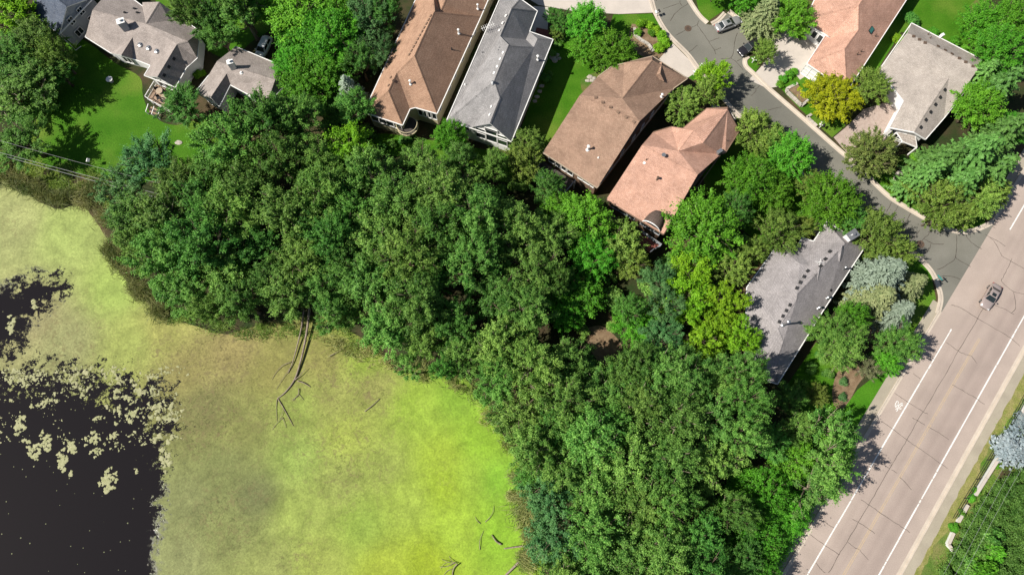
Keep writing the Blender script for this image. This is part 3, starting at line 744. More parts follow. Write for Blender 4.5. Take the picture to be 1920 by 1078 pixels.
    def gable(s, a, b, apex, m=None, back=.45):
        """gable wall under two rakes, set back from the roof edge"""
        A, B, C = (s.V[k].copy() for k in (a, b, apex)); d = (B - A); d.z = 0; d.normalize(); n = Vector((-d.y, d.x, 0))
        if n.dot(s.loc - A) < 0: n = -n
        A, B, C = A + n * back + d * .3, B + n * back - d * .3, C + n * back
        A.z = B.z = s.e - .1; C.z -= .3
        th = n * .15; mb = MB().add([A, B, C, A + th, B + th, C + th], [(0, 1, 2), (5, 4, 3), (0, 3, 4, 1), (1, 4, 5, 2), (2, 5, 3, 0)])
        mb.build('gable_wall', m or s.wallmat, s.root, s.loc)
        return A, B, -n
    def window(s, a, b, t, w, z0, z1, n, frame='white_trim', cols=1, rows=1, glass='glass'):
        """window on the wall line a-b (site points): centre fraction t, width w, sill z0, head z1, facing n"""
        a, b = Vector(a), Vector(b); d = (b - a); d.z = 0; l = d.length; d.normalize()
        c = a + d * l * t + n * .02; c.z = 0; f = .09
        L_, R_ = c - d * w / 2, c + d * w / 2; mb = MB()
        Z = lambda p, z: Vector((p.x, p.y, z)) + n * .04
        mb.beam(Z(L_ - d * f / 2, z0 - f / 2), Z(R_ + d * f / 2, z0 - f / 2), .16, f); mb.beam(Z(L_, z1 + f / 2), Z(R_, z1 + f / 2), .12, f)
        for k in range(cols + 1):
            q = L_ + d * w * k / cols; mb.beam(Z(q, z0), Z(q, z1), .09, .09, up=d)
        for k in range(1, rows): mb.beam(Z(L_, z0 + (z1 - z0) * k / rows), Z(R_, z0 + (z1 - z0) * k / rows), .07, .07)
        wo = mb.build('window', frame, s.root, s.loc)
        for i in range(cols):
            for j in range(rows):
                p, q = L_ + d * w * i / cols, L_ + d * w * (i + 1) / cols; y0, y1 = z0 + (z1 - z0) * j / rows, z0 + (z1 - z0) * (j + 1) / rows
                k2 = n * .012
                MB().add([Vector((p.x, p.y, y0)) + k2, Vector((q.x, q.y, y0)) + k2, Vector((q.x, q.y, y1)) + k2, Vector((p.x, p.y, y1)) + k2], [(0, 1, 2, 3)]).build('pane', glass, wo, s.loc)
    def wallseg(s, a, b):
        """wall line nearest to the eave between two outline corners"""
        A, B = s.V[a].copy(), s.V[b].copy(); A.z = B.z = 0
        n = len(s.wall); best = min(range(n), key=lambda i: (s.wall[i] - A).length + (s.wall[(i + 1) % n] - B).length)
        best2 = min(range(n), key=lambda i: (s.wall[i] - B).length + (s.wall[(i + 1) % n] - A).length)
        f = lambda i, P, Q: (s.wall[i] - P).length + (s.wall[(i + 1) % n] - Q).length
        if f(best, A, B) <= f(best2, B, A): P, Q = s.wall[best], s.wall[(best + 1) % n]
        else: Q, P = s.wall[best2], s.wall[(best2 + 1) % n]
        d = (Q - P).normalized(); nn = Vector((-d.y, d.x, 0)); nn = nn if nn.dot(s.loc - P) < 0 else -nn
        return P, Q, nn
    def chimney(s, u, v, w, l, h, rz, m='white_siding', cap='white_trim'):
        p, n = s.hit(u, v); mb = MB().box(p + Vector((0, 0, h / 2 - .6)), (w, l, h + 1.2), rz)
        ch = mb.build('chimney', m, s.roof, s.loc)
    def chimney_cap(s, u, v, w, l, h, rz, m):
        p, n = s.hit(u, v); mb = MB().box(p + Vector((0, 0, h + .06)), (w * 1.15, l * 1.15, .12), rz); mb.lathe(p + Vector((0, 0, h + .1)), [(.2, 0), (.2, .3), (.26, .32), (.26, .38)], 10)
        mb.build('chimney_cap', m, s.roof, s.loc)

# --- brown hip-roofed house, top middle
e = 5.0
h4 = House('brown_roof_house', 'cream house with steep brown hipped roof, between dark spruces and the grey-roofed house', {
    'L0': (806, -58, e), 'L1': (682, 211, e), 'F1': (755, 235.5, e), 'F2': (769, 205, e), 'F3': (779, 202.5, e), 'C1': (819.5, 214, e), 'C0': (902, 32, e), 'T1': (912, 8, e - .3), 'T0': (935, -45, e - .3),
    'R1': (814, 23, 10.0), 'R2': (777, 105, 10.0), 'Wa': (728, 171, 'L0', 'L1', 'R1'), 'Wb': (744, 137, 'L0', 'L1', 'R1'), 'Wc': (749, 132, 'L0', 'L1', 'R1'), 'U1': (832, 8, 8.3), 'U0': (862, -62, 8.3), 'U2': (825, 22, 7.6), 'U3': (803, -50, 8.0)},
    [('L0', 'L1', 'Wa', 'Wb', 'Wc', 'R2', 'R1'), ('Wa', 'L1', 'F1'), ('Wa', 'F1', 'F2', 'Wb'), ('Wb', 'F2', 'F3', 'Wc'), ('Wc', 'F3', 'C1', 'R2'), ('R1', 'R2', 'C1', 'C0'),
     ('R1', 'C0', 'U2'), ('U2', 'C0', 'T1', 'T0', 'U0', 'U1'), ('L0', 'R1', 'U2', 'U1', 'U0')],
    ['L0', 'L1', 'F1', 'F2', 'F3', 'C1', 'C0', 'T0'], 'shingle_brown', 'cream_siding', e)
h4.vents([(808 - 4 * i, 31 + 7.2 * i) for i in range(11)], 'bronze_vent', (.4, .3, .1))
h4.vents([(733, 146), (737, 152), (729, 161)], 'bronze_vent', (.34, .28, .1))
h4.pipes([(770, 158), (860, 63)], 'white_trim', .9, .11); h4.pipes([(896, 17)], 'white_trim', 1.0, .1); h4.pipes([(847, 93)], 'dark_metal', .5, .07, False)
P_, Q_, n_ = h4.wallseg('L1', 'F1')
for t in (.16, .39, .62, .85): h4.window(P_, Q_, t, 1.35, 2.3, 4.6, n_)
P_, Q_, n_ = h4.wallseg('F3', 'C1')
for t in (.2, .42, .64, .86): h4.window(P_, Q_, t, .95, 2.1, 4.6, n_)
P_, Q_, n_ = h4.wallseg('C1', 'C0')
for t in (.08, .3, .42, .6, .76, .9): h4.window(P_, Q_, t, .9, 2.9, 4.3, n_)
# round balcony in the inner corner
c = W(764, 237, 2.4)
mb = MB().lathe((c.x, c.y, 2.2), [(1.75, 0), (1.75, .25), (.05, .26)], 24); bal = mb.build('balcony', 'cream_siding', h4.root, h4.loc)
mb = MB(); mb.tube([(c.x + 1.7 * math.cos(a), c.y + 1.7 * math.sin(a), 3.4) for a in [R(-200 + 11 * k) for k in range(21)]], .06, 6)
for k in range(0, 21): a = R(-200 + 11 * k); mb.tube([(c.x + 1.7 * math.cos(a), c.y + 1.7 * math.sin(a), 2.4), (c.x + 1.7 * math.cos(a), c.y + 1.7 * math.sin(a), 3.4)], .02, 4)
mb.build('balcony_rail', 'cream_siding', bal, h4.loc)
MB().lathe((c.x, c.y, 2.47), [(1.6, 0), (1.6, .02), (.02, .03)], 24).build('balcony_floor', 'dark_deck', bal, h4.loc)

# --- grey-roofed house with the white glazed gable
h5 = House('grey_roof_house', 'white house with long grey roof and a glazed white gable above the wood', {
    'L0': (962, -58, e), 'L1': (837, 227, e), 'F1': (881, 240, e), 'C1': (959, 266, e), 'C0': (1037, 75, e), 'N1': (993, 60, e), 'N2': (1007.5, 21.6, e), 'N3': (975, -2, e),
    'R1': (959.4, 16, 8.8), 'R2': (937, 70, 8.8), 'R3': (953, 86.5, 9.6), 'R4': (926.5, 152, 9.6), 'G1': (937, 184, 9.0), 'G0': (918.5, 231.5, 9.0), 'K1': (1000.6, 89, 6.9), 'K0': (1008, 73, 6.9), 'K2': (986, 74.5, 5.4)},
    [('L0', 'L1', 'R4', 'R3', 'R2', 'R1', 'N3'), ('R1', 'R2', 'K2', 'N1', 'N2'), ('N3', 'R1', 'N2'), ('R2', 'R3', 'K1', 'K2'), ('N1', 'K2', 'K1', 'K0'), ('N1', 'K0', 'C0'), ('K0', 'K1', 'R3', 'R4', 'G1', 'G0', 'C1', 'C0'),
     ('R4', 'L1', 'F1', 'G1'), ('G1', 'F1', 'G0')],
    ['L0', 'L1', 'F1', 'C1', 'C0', 'N1', 'N2', 'N3'], 'shingle_grey', 'white_siding', e)
h5.vents([(949, 31), (943, 44.5), (937, 58), (944, 100), (938, 112), (933, 126), (927, 138), (922, 201), (919, 216)], 'white_trim', (.36, .3, .12))
h5.pipes([(872, 159)], 'white_trim', .25, .08, False); h5.pipes([(904, 99), (936, 91), (934, 96)], 'grey_metal', .35, .07, False); h5.pipes([(1008, 112)], 'white_trim', .9, .12); h5.pipes([(924, 157)], 'grey_metal', .4, .12)
# roof aerial
p, n = h5.hit(915, 57); mb = MB().tube([p, p + Vector((0, 0, 1.1))], .04, 6)
mb.beam(p + Vector((-1.1, -.5, 1.0)), p + Vector((1.1, .5, 1.0)), .05, .05)
for k in range(-3, 4): mb.beam(p + Vector((k * .3 - .18, k * .14 + .45, 1.0)), p + Vector((k * .3 + .18, k * .14 - .45, 1.0)), .04, .04)
mb.build('aerial', 'white_trim', h5.roof, h5.loc)
A, B, n_ = h5.gable('F1', 'C1', 'G0', 'white_siding', .4)
for t, w, z1 in ((.22, 1.75, 5.3), (.5, 2.1, 6.3), (.78, 1.75, 5.3)): h5.window(A + n_ * .05, B + n_ * .05, t, w, 2.2, z1, n_, rows=2)
P_, Q_, n_ = h5.wallseg('L1', 'F1')
for t in (.3, .55, .8): h5.window(P_, Q_, t, .75, 3.0, 4.5, n_)
P_, Q_, n_ = h5.wallseg('C1', 'C0')
for t in (.15, .4, .65): h5.window(P_, Q_, t, 1.1, 3.0, 4.3, n_)

# --- taupe house with the wide roof beside the lawn strip
h6 = House('taupe_roof_house', 'brown house with broad taupe roof and six small vents, beside the lawn strip', {
    'L2': (1018, 286.6, e), 'L1': (1083, 186, e + 1.2), 'L0': (1122, 143.4, e), 'T0': (1147, 125, e), 'T1': (1170, 118, e), 'T2': (1223, 106, e), 'T3': (1289, 148, e), 'C2': (1263.6, 166, e), 'C1': (1203.5, 229, e + 1.2), 'C0': (1119.4, 352.7, e),
    'R1': (1087, 179, 8.0), 'R2': (1199, 228, 8.0), 'G1': (1166.8, 185, 8.3), 'G0': (1223, 113, 8.9)},
    [('L2', 'C0', 'R2', 'R1'), ('R1', 'R2', 'C2', 'G1', 'T1', 'T0', 'L0'), ('T1', 'G1', 'G0', 'T2'), ('G1', 'C2', 'T3', 'G0'), ('G0', 'T3', 'T2')],
    ['L2', 'L0', 'T0', 'T2', 'T3', 'C2', 'C0'], 'shingle_taupe', 'brown_siding', e, 'tan_fabric')
h6.vents([(1117, 184), (1130, 193), (1144.5, 202), (1158.5, 211), (1173.5, 220), (1188, 229)], 'bronze_vent', (.4, .36, .14))
h6.pipes([(1102, 281)], 'white_trim', 1.1, .14); h6.pipes([(1240, 182)], 'white_trim', .7, .11); h6.pipes([(1122, 296)], 'white_trim', .25, .07, False)
# small front dormer at the peak
p = W(1238, 126, 7.1); mb = MB().add([p + Vector(q) for q in ((-1.1, .5, -.5), (1.0, -.3, -.9), (.2, .6, .55), (-1.5, -1.6, -.3), (.6, -2.3, -.5), (-.2, -1.5, .55))], [(0, 2, 5, 3), (2, 1, 4, 5), (0, 1, 2), (3, 5, 4)])
mb.build('dormer', 'shingle_taupe', h6.roof, h6.loc).data.uv_layers.new(name='UVMap')
P_, Q_, n_ = h6.wallseg('L2', 'C0')
for t in (.12, .24, .36, .48): h6.window(P_, Q_, t, 1.3, 2.6, 4.6, n_)
for t, w in ((.70, .9), (.82, 1.5), (.93, .8)): h6.window(P_, Q_, t, w, 3.3, 4.5, n_)
P_, Q_, n_ = h6.wallseg('C0', 'C2')
for t in (.2, .35, .5, .62, .75): h6.window(P_, Q_, t, .8, 3.0, 4.3, n_)
# deck on posts with a slim rail
dk = [W(u, v, 2.4) for u, v in ((1016, 300), (1078, 342), (1058, 366), (1004, 330))]
mb = MB().prism([(p.x, p.y) for p in dk], 2.2, 2.4); deck = mb.build('deck', 'dark_deck', h6.root, h6.loc)
for i in (1, 2, 3):
    a, b = dk[i], dk[(i + 1) % 4]; mb = MB(); mb.beam(Vector((a.x, a.y, 3.4)), Vector((b.x, b.y, 3.4)), .09, .07)
    m_ = int((b - a).length / .9)
    for k in range(m_ + 1):
        q = a.lerp(b, k / m_); mb.beam((q.x, q.y, 2.4), (q.x, q.y, 3.4), .05, .05)
    mb.build('railing', 'grey_siding', deck, h6.loc)
for q in dk[1:]: MB().beam((q.x, q.y, -.1), (q.x, q.y, 2.2), .16, .16).build('post', 'white_trim', deck, h6.loc)

# --- salmon house with twin cross gables
h7 = House('salmon_roof_house', 'salmon-roofed house with arched eyebrow dormer, between the taupe-roofed house and bright maples', {
    'L2': (1136.4, 375, e), 'L1': (1200, 272, e + 1), 'L0': (1225, 248, e), 'T0': (1258.5, 238, e), 'T1': (1280, 241, e), 'T2': (1325, 203.7, e), 'T3': (1364, 202, e), 'T4': (1386.5, 245.4, e), 'C3': (1360, 287, e), 'C2': (1352, 289, e), 'C1': (1313, 333, e + 1), 'C0': (1243.6, 440, e),
    'R1': (1204, 272, 7.8), 'R2': (1308, 328, 7.8), 'G1': (1272.4, 283.7, 8.0), 'G0': (1301, 244.7, 8.6), 'K1': (1318.3, 267.7, 7.5), 'K0': (1364, 206, 8.4)},
    [('L2', 'C0', 'R2', 'R1'), ('R1', 'R2', 'C2', 'G1', 'T0', 'L0'), ('T0', 'G1', 'G0', 'T1'), ('G1', 'C2', 'K1', 'G0'), ('T1', 'G0', 'K1', 'K0', 'T2'), ('K1', 'C2', 'C3', 'T4', 'K0'), ('T2', 'K0', 'T3'), ('K0', 'T4', 'T3')],
    ['L2', 'L0', 'T0', 'T1', 'T2', 'T3', 'T4', 'C3', 'C2', 'C0'], 'shingle_pink', 'brown_siding', e, 'brown_siding')
h7.pipes([(1232, 337)], 'rust_iron', .7, .12); h7.pipes([(1212, 300)], 'rust_iron', .4, .06, False); h7.pipes([(1361, 265)], 'rust_iron', .5, .06, False)
h7.vents([(1208, 306)], 'white_trim', (.3, .3, .08))
p, n = h7.hit(1243, 294); mb = MB().tube([p, p + Vector((0, 0, .5))], .03, 6); mb.lathe(p + Vector((0, 0, .5)), [(.05, 0), (.3, .1), (.34, .14)], 14); mb.build('satellite_dish', 'grey_metal', h7.roof, h7.loc)
p, n = h7.hit(1348, 286); MB().box(p + Vector((0, 0, .2)), (.9, .55, .7), .6).build('roof_vent', 'grey_metal', h7.roof, h7.loc)
# arched eyebrow dormer at the lower eave
P_, Q_, n_ = h7.wallseg('L2', 'C0')
c = W(1222, 423, e + .1); d = (Q_ - P_).normalized(); mb = MB(); vs, k = [], 13
ring = []
for i in range(7):
    s_ = i / 6; q_ = math.sqrt(max(0.0, 1 - s_ * s_)) + .02
    for j in range(k):
        a = math.pi * j / (k - 1); f = Vector((c.x, c.y, e - .25 + .8 * s_)) + d * (1.5 * q_ * math.cos(a)) + n_ * (.1 - 2.7 * s_); f.z += 1.45 * q_ * math.sin(a); ring.append(f)
vs = [ring[j // 2] for j in range(2 * k)]
mb.add(ring, [(i * k + j, i * k + j + 1, (i + 1) * k + j + 1, (i + 1) * k + j) for i in range(6) for j in range(k - 1)])
dm = mb.build('dormer', 'shingle_dark', h7.roof, h7.loc, smooth=True); dm.data.uv_layers.new(name='UVMap')
MB().tube([vs[2 * j] + n_ * .03 for j in range(k)], .09, 6).build('arch_trim', 'white_trim', dm, h7.loc)
MB().add([vs[2 * j] - n_ * .08 for j in range(k)], [tuple(range(k))]).build('arch_pane', 'glass', dm, h7.loc)
for t, w in ((.7, 1.3), (.82, 1.3), (.94, 1.0), (.12, 1.4), (.28, 1.4), (.44, 1.2)): h7.window(P_, Q_, t, w, 2.9, 4.5, n_, 'grey_siding')
dk = [W(u, v, 2.4) for u, v in ((1130, 388), (1186, 426), (1176, 440), (1122, 402))]
deck = MB().prism([(p.x, p.y) for p in dk], 2.2, 2.4).build('deck', 'dark_deck', h7.root, h7.loc)
for i in (1, 2, 3):
    a, b = dk[i], dk[(i + 1) % 4]
    for z in (2.75, 3.1, 3.45): MB().beam(Vector((a.x, a.y, z)), Vector((b.x, b.y, z)), .07, .06).build('railing', 'grey_siding', deck, h7.loc)
dk = [W(u, v, 2.4) for u, v in ((1200, 436), (1238, 462), (1218, 474), (1190, 452))]
deck = MB().prism([(p.x, p.y) for p in dk], 2.2, 2.4).build('deck', 'brick_red', h7.root, h7.loc)
for i in (0, 1):
    a, b = dk[i], dk[i + 1]
    for z in (2.75, 3.1, 3.45): MB().beam(Vector((a.x, a.y, z)), Vector((b.x, b.y, z)), .08, .06).build('railing', 'grey_siding', deck, h7.loc)

# --- rose-roofed house, top right, with green skylight
e2 = 3.3
h8 = House('rose_roof_house', 'rose-tan roofed house with a green skylight and white garage doors', {
    'L0': (1553, -58, e2), 'L1': (1508, 42, e2), 'A1': (1518.5, 46.7, e2), 'A2': (1556, 71, e2), 'B1': (1547, 67, e2), 'B2': (1512.6, 120, e2), 'B3': (1542, 140, e2), 'B4': (1588, 172, e2), 'C0': (1740, -62, e2),
    'R3': (1583.6, 92.6, 6.3), 'R2': (1609.5, 56.7, 6.3), 'R1': (1610, 11, 6.7), 'R0': (1655, -58, 6.7), 'M1': (1532, 29, 5.2), 'M0': (1595, -8, 6.4)},
    [('R0', 'R1', 'R2', 'R3', 'B4', 'C0'), ('B2', 'B3', 'B4', 'R3'), ('B1', 'B2', 'R3', 'R2', 'A2'), ('A1', 'A2', 'R2', 'R1', 'M1'), ('M1', 'R1', 'R0', 'M0'), ('L0', 'L1', 'A1', 'M1', 'M0', 'R0')],
    ['L0', 'L1', 'A2', 'B1', 'B2', 'B4', 'C0'], 'shingle_pink', 'white_siding', e2)
p, n = h8.hit(1633, 57); ux = Vector((RD.x, RD.y, 0)); ux = (ux - n * ux.dot(n)).normalized(); M3 = Matrix((ux, n.cross(ux), n)).transposed()
sk = MB().box(p + n * .06, (1.15, .75, .16), rot=M3).build('skylight', 'dark_metal', h8.roof, h8.loc); MB().box(p + n * .15, (1.0, .6, .03), rot=M3).build('pane', 'skylight_glass', sk, h8.loc)
h8.pipes([(1641, 68), (1607, 102), (1614, 97)], 'rust_iron', .5, .06, False)
P_, Q_, n_ = h8.wallseg('B2', 'B4')
for t, w in ((.26, 4.6), (.7, 3.2)): h8.window(P_, Q_, t, w, .15, 2.5, n_, 'white_trim', 4, 3, 'white_trim')
P_, Q_, n_ = h8.wallseg('L1', 'A2')
for t in (.2, .45, .7): h8.window(P_, Q_, t, .9, 1.0, 2.6, n_)

# --- tan house, right
h9 = House('tan_roof_house', 'large pale tan roof with a row of dark vents, beside the block-paved drive', {
    'T0': (1709, 44, e2), 'T1': (1840, 112, e2), 'T2': (1838, 133.5, e2), 'C1': (1770, 222, e2), 'C0': (1735, 262, e2), 'B0': (1713.6, 249, e2 + .6), 'B1': (1667, 240, e2), 'B2': (1693.5, 190, e2), 'L0': (1647.5, 132.7, e2),
    'R1': (1702, 62, 5.6), 'R2': (1835, 128, 5.2), 'G1': (1778.6, 147.7, 'R1', 'R2', 'L0'), 'G0': (1732, 217.6, 5.0)},
    [('T0', 'R1', 'R2', 'T1'), ('T1', 'R2', 'T2'), ('R1', 'L0', 'B2', 'G1', 'C1', 'T2', 'R2'), ('G1', 'B2', 'B1', 'G0'), ('G0', 'B1', 'B0'), ('G1', 'G0', 'B0', 'C0', 'C1')],
    ['T0', 'L0', 'B2', 'B1', 'B0', 'C0', 'C1', 'T2', 'T1'], 'shingle_tan', 'white_siding', e2)
h9.vents([(1712.6, 69), (1723.5, 75), (1734, 81), (1758.5, 87.5), (1772, 95), (1784.5, 102), (1798, 110), (1810, 117), (1823.6, 125)], 'rust_iron', (.42, .34, .1))
h9.vents([(1770.5, 169), (1762, 183), (1753, 196.5), (1744, 210.5), (1735, 225), (1725.5, 239)], 'dark_metal', (.42, .36, .14))
h9.pipes([(1740, 65), (1744, 72)], 'rust_iron', .5, .06, False); h9.pipes([(1780, 192)], 'rust_iron', .3, .06, False)
p, n = h9.hit(1763, 70); MB().box(p + Vector((0, 0, .2)), (.55, .45, 1.1), .5).build('chimney', 'white_siding', h9.roof, h9.loc)
P_, Q_, n_ = h9.wallseg('B1', 'B0'); h9.window(P_, Q_, .5, 2.2, .8, 2.6, n_, cols=3)
P_, Q_, n_ = h9.wallseg('B2', 'B1'); h9.window(P_, Q_, .5, 4.6, .1, 2.4, n_, 'white_trim', 4, 3, 'white_trim')
# glazed porch under its own small roof
pp = [W(u, v, 2.6) for u, v in ((1681, 249), (1715, 250), (1719, 277), (1692, 266))]
po = MB().prism([(p.x, p.y) for p in pp], 2.5, 2.68).build('porch_roof', 'shingle_tan', h9.root, h9.loc); po.data.uv_layers.new(name='UVMap')
for a, b in zip(pp, pp[1:] + pp[:1]): MB().beam(a + Vector((0, 0, 0)), b, .08, .2).build('porch_gutter', 'white_trim', po, h9.loc)
for q in pp: MB().beam((q.x, q.y, 0), (q.x, q.y, 2.5), .2, .2).build('porch_post', 'white_trim', po, h9.loc)

# --- stone-grey house in front of the spruces
h10 = House('stone_grey_roof_house', 'long stone-grey roofed house beside the blue spruces', {
    'T0': (1550, 416, e2), 'T1': (1623, 461, e2), 'C1': (1545, 579.5, e2), 'C0': (1457.6, 720, e2), 'S3': (1418, 708, e2), 'S1': (1396, 668, e2), 'S0': (1398, 610, e2), 'L1': (1400, 538.6, e2), 'L0': (1457, 460, e2), 'N0': (1481, 458.5, e2), 'N1': (1493.5, 463, e2), 'N2': (1504, 446, e2), 'N3': (1525, 452.6, e2),
    'R1': (1584.5, 456.8, 6.0), 'R2': (1495, 551, 6.0), 'R3': (1493.5, 562, 5.8), 'R4': (1459, 616, 5.6), 'R5': (1468.5, 640, 5.2), 'R6': (1458.5, 670, 5.0), 'V0': (1517, 497, 4.9), 'V1': (1499, 494, 5.2)},
    [('T0', 'R1', 'T1'), ('R1', 'R2', 'R3', 'R4', 'R5', 'R6', 'C0', 'C1', 'T1'), ('T0', 'N3', 'N2', 'N1', 'V0', 'R2', 'R1'), ('N0', 'N1', 'V0', 'V1'), ('L0', 'N0', 'V1'), ('L0', 'V1', 'V0', 'R2', 'R3', 'R4', 'S0', 'L1'), ('S0', 'R4', 'R5', 'R6', 'S1'), ('S1', 'R6', 'C0', 'S3')],
    ['T0', 'T1', 'C1', 'C0', 'S3', 'S1', 'S0', 'L1', 'L0', 'N1', 'N2', 'N3'], 'shingle_stone', 'brown_siding', e2)
h10.vents([(1556, 472.6), (1547.5, 486.5), (1538.6, 500), (1514.4, 509), (1507.7, 519.4), (1500.7, 530), (1494, 540.7), (1481.4, 572.5), (1474.4, 583), (1468, 593.4), (1461.4, 603.8)])
h10.vents([(1557, 544)], 'dark_metal', (.3, .3, .1))
h10.pipes([(1580, 505)], 'grey_metal', 1.1, .1); h10.pipes([(1550, 559), (1534, 578)], 'grey_metal', .6, .12); h10.pipes([(1443, 509)], 'dark_metal', .25, .08, False); h10.pipes([(1468, 609)], 'grey_metal', 2.2, .14)
p, n = h10.hit(1533, 494); mb = MB().tube([p, p + Vector((0, 0, .7))], .04, 6); mb.beam(p + Vector((-.7, .1, .7)), p + Vector((.7, -.1, .7)), .05, .05); mb.beam(p + Vector((-.1, -.5, .72)), p + Vector((.2, .5, .72)), .05, .05); mb.build('aerial', 'white_trim', h10.roof, h10.loc)
h10.chimney(1589, 447, 1.5, 1.1, 1.7, .55, 'white_siding'); h10.chimney_cap(1589, 447, 1.5, 1.1, 1.7, .55, 'grey_metal')
for u, v in ((1531, 507), (1573, 466)):                      # stepped ends of the ridge, small upright triangles
    p, n = h10.hit(u, v); d = Vector((RD.x, RD.y, 0)); q = Vector((d.y, -d.x, 0))
    MB().add([p + Vector((0, 0, -.3)) - d * 1.2, p + q * 1.4 + Vector((0, 0, -.9)) + d * .2, p + d * .5 + Vector((0, 0, .55)), p - d * 1.5 + q * 1.2 + Vector((0, 0, -.5))], [(0, 1, 2), (0, 2, 3), (1, 3, 2)]).build('ridge_step', 'shingle_stone', h10.roof, h10.loc).data.uv_layers.new(name='UVMap')

# --- slate-grey roofed house and its deck, top left
h2 = House('slate_roof_house', 'white house with many-gabled grey-brown roof above the green back lawn', {
    'L1': (160, 70, e2), 'L0': (214, -28, e2), 'U0': (267, 12, e2), 'U1': (267, 5, e2), 'U2': (330, 26, e2), 'U3': (375, 60, e2), 'E1': (370, 110, e2), 'E0': (358, 122, e2), 'C1': (350, 128, e2), 'C0': (329.4, 164.4, e2), 'D0': (270.5, 142, e2), 'D1': (282, 123.5, e2), 'K2': (250, 111, e2), 'K0': (207.6, 100, e2),
    'R1': (173.5, 19, 5.9), 'R2': (273.5, 45, 5.9), 'R3': (352, 78, 5.9), 'X0': (298.6, 4, 5.6), 'X1': (318.6, 39, 4.2), 'P1': (248.5, 71, 5.0), 'P0': (227.6, 104, 5.0), 'Q1': (332, 83.5, 5.7), 'Q0': (295, 145, 5.7)},
    [('L0', 'R1', 'R2', 'U1', 'U0'), ('L1', 'K0', 'P1', 'K2', 'D1', 'Q1', 'R3', 'R2', 'R1'), ('U1', 'R2', 'X0'), ('X0', 'R2', 'X1', 'U2'), ('X1', 'R2', 'R3', 'U3', 'U2'), ('K0', 'P0', 'P1'), ('P1', 'P0', 'K2'), ('D1', 'D0', 'Q0', 'Q1'), ('Q1', 'Q0', 'C0', 'C1'), ('R3', 'Q1', 'C1', 'E0', 'E1', 'U3')],
    ['L1', 'K0', 'K2', 'D1', 'D0', 'C0', 'C1', 'E1', 'U3', 'U2', 'U0', 'L0'], 'shingle_slate', 'white_siding', e2, group='houses by the back lawn')
h2.vents([(325.5, 111), (316, 126), (307, 141.5)]); h2.vents([(234, 25), (252, 17.5), (257.6, 25)], 'dark_metal', (.3, .3, .15))
h2.pipes([(263, 84), (278.5, 90), (294, 96)], 'grey_metal', .25, .2, False)
h2.chimney(236, 52, 1.1, .9, 1.6, .35, 'grey_siding'); h2.chimney_cap(236, 52, 1.1, .9, 1.6, .35, 'white_trim')
A, B, n_ = h2.gable('D0', 'C0', 'Q0', 'white_siding', .5)
for t in (.3, .55, .8): h2.window(A + n_ * .06, B + n_ * .06, t, 1.0, .6, 2.7, n_)
A, B, n_ = h2.gable('K0', 'K2', 'P0', 'white_siding', .4); h2.window(A + n_ * .06, B + n_ * .06, .5, 1.5, 1.0, 2.5, n_, cols=2)
P_, Q_, n_ = h2.wallseg('L1', 'K0'); h2.window(P_, Q_, .35, 1.6, .9, 2.4, n_, cols=2)
# ground-level deck off the gable, fence of white posts, furniture
dk = [W(u, v, .8) for u, v in ((293, 158), (333, 178), (322, 212), (292, 196), (276, 186))]
deck = MB().prism([(p.x, p.y) for p in dk], .55, .7).build('deck', 'deck_wood', h2.root, h2.loc)
for i in (2, 3, 4):
    a, b = dk[i], dk[(i + 1) % 5]; mb = MB(); k = max(2, int((b - a).length / 1.3))
    mb.beam(Vector((a.x, a.y, 1.62)), Vector((b.x, b.y, 1.62)), .1, .08); mb.beam(Vector((a.x, a.y, .85)), Vector((b.x, b.y, .85)), .06, .06)
    for q in range(k + 1): c = a.lerp(b, q / k); mb.beam((c.x, c.y, 0), (c.x, c.y, 1.66), .12, .12)
    for q in range(k * 6): c = a.lerp(b, q / (k * 6)); mb.beam((c.x, c.y, .85), (c.x, c.y, 1.6), .03, .03)
    mb.build('railing', 'white_trim', deck, h2.loc)
a, b = W(281, 203, .3), W(307, 214, .3); d = (b - a).normalized(); q = Vector((d.y, -d.x, 0))
for k in range(4): MB().box((a + b) / 2 + q * (.3 * k - .1) + Vector((0, 0, .25 - .14 * k)), ((b - a).length * .8, .27, .12), math.atan2(d.y, d.x)).build('step', 'dark_deck' if k % 2 else 'deck_wood', deck, h2.loc)
for t in (.08, .5, .92):
    c = a.lerp(b, t); MB().beam(c + q * -.25 + Vector((0, 0, 1.15)), c + q * 1.05 + Vector((0, 0, .65)), .09, .08).build('stair_rail', 'white_trim', deck, h2.loc); MB().beam(c + q * 1.0 + Vector((0, 0, -.3)), c + q * 1.0 + Vector((0, 0, .65)), .1, .1).build('post', 'white_trim', deck, h2.loc)

# --- small slate house behind the big oak
h3 = House('small_slate_house', 'low grey-brown roofed house with a white chimney, half hidden by the big oak', {
    'L1': (366, 173.5, e2), 'L2': (389, 145, e2), 'L0': (404, 113, e2 + 1.2), 'T0': (442, 88, e2), 'T1': (513, 117.6, e2), 'E1': (545, 150, e2), 'E0': (500, 196, e2), 'B1': (432, 160, e2 + .2), 'B0': (412, 200, e2),
    'R1': (407, 115, 5.3), 'R2': (516, 150, 5.3), 'Q1': (425, 139, 5.0), 'Q0': (395, 183.5, 5.0)},
    [('T0', 'R1', 'R2', 'E1', 'T1'), ('R1', 'L2', 'Q1', 'B1', 'E0', 'R2'), ('R2', 'E0', 'E1'), ('L2', 'L1', 'Q0', 'Q1'), ('Q1', 'Q0', 'B0', 'B1')],
    ['L1', 'B0', 'B1', 'E0', 'E1', 'T1', 'T0', 'L2'], 'shingle_slate', 'white_siding', e2, group='houses by the back lawn')
h3.chimney(438, 127, .9, .7, 1.5, .3); h3.chimney_cap(438, 127, .9, .7, 1.5, .3, 'white_trim'); h3.pipes([(453, 137)], 'white_trim', .3, .14, False)
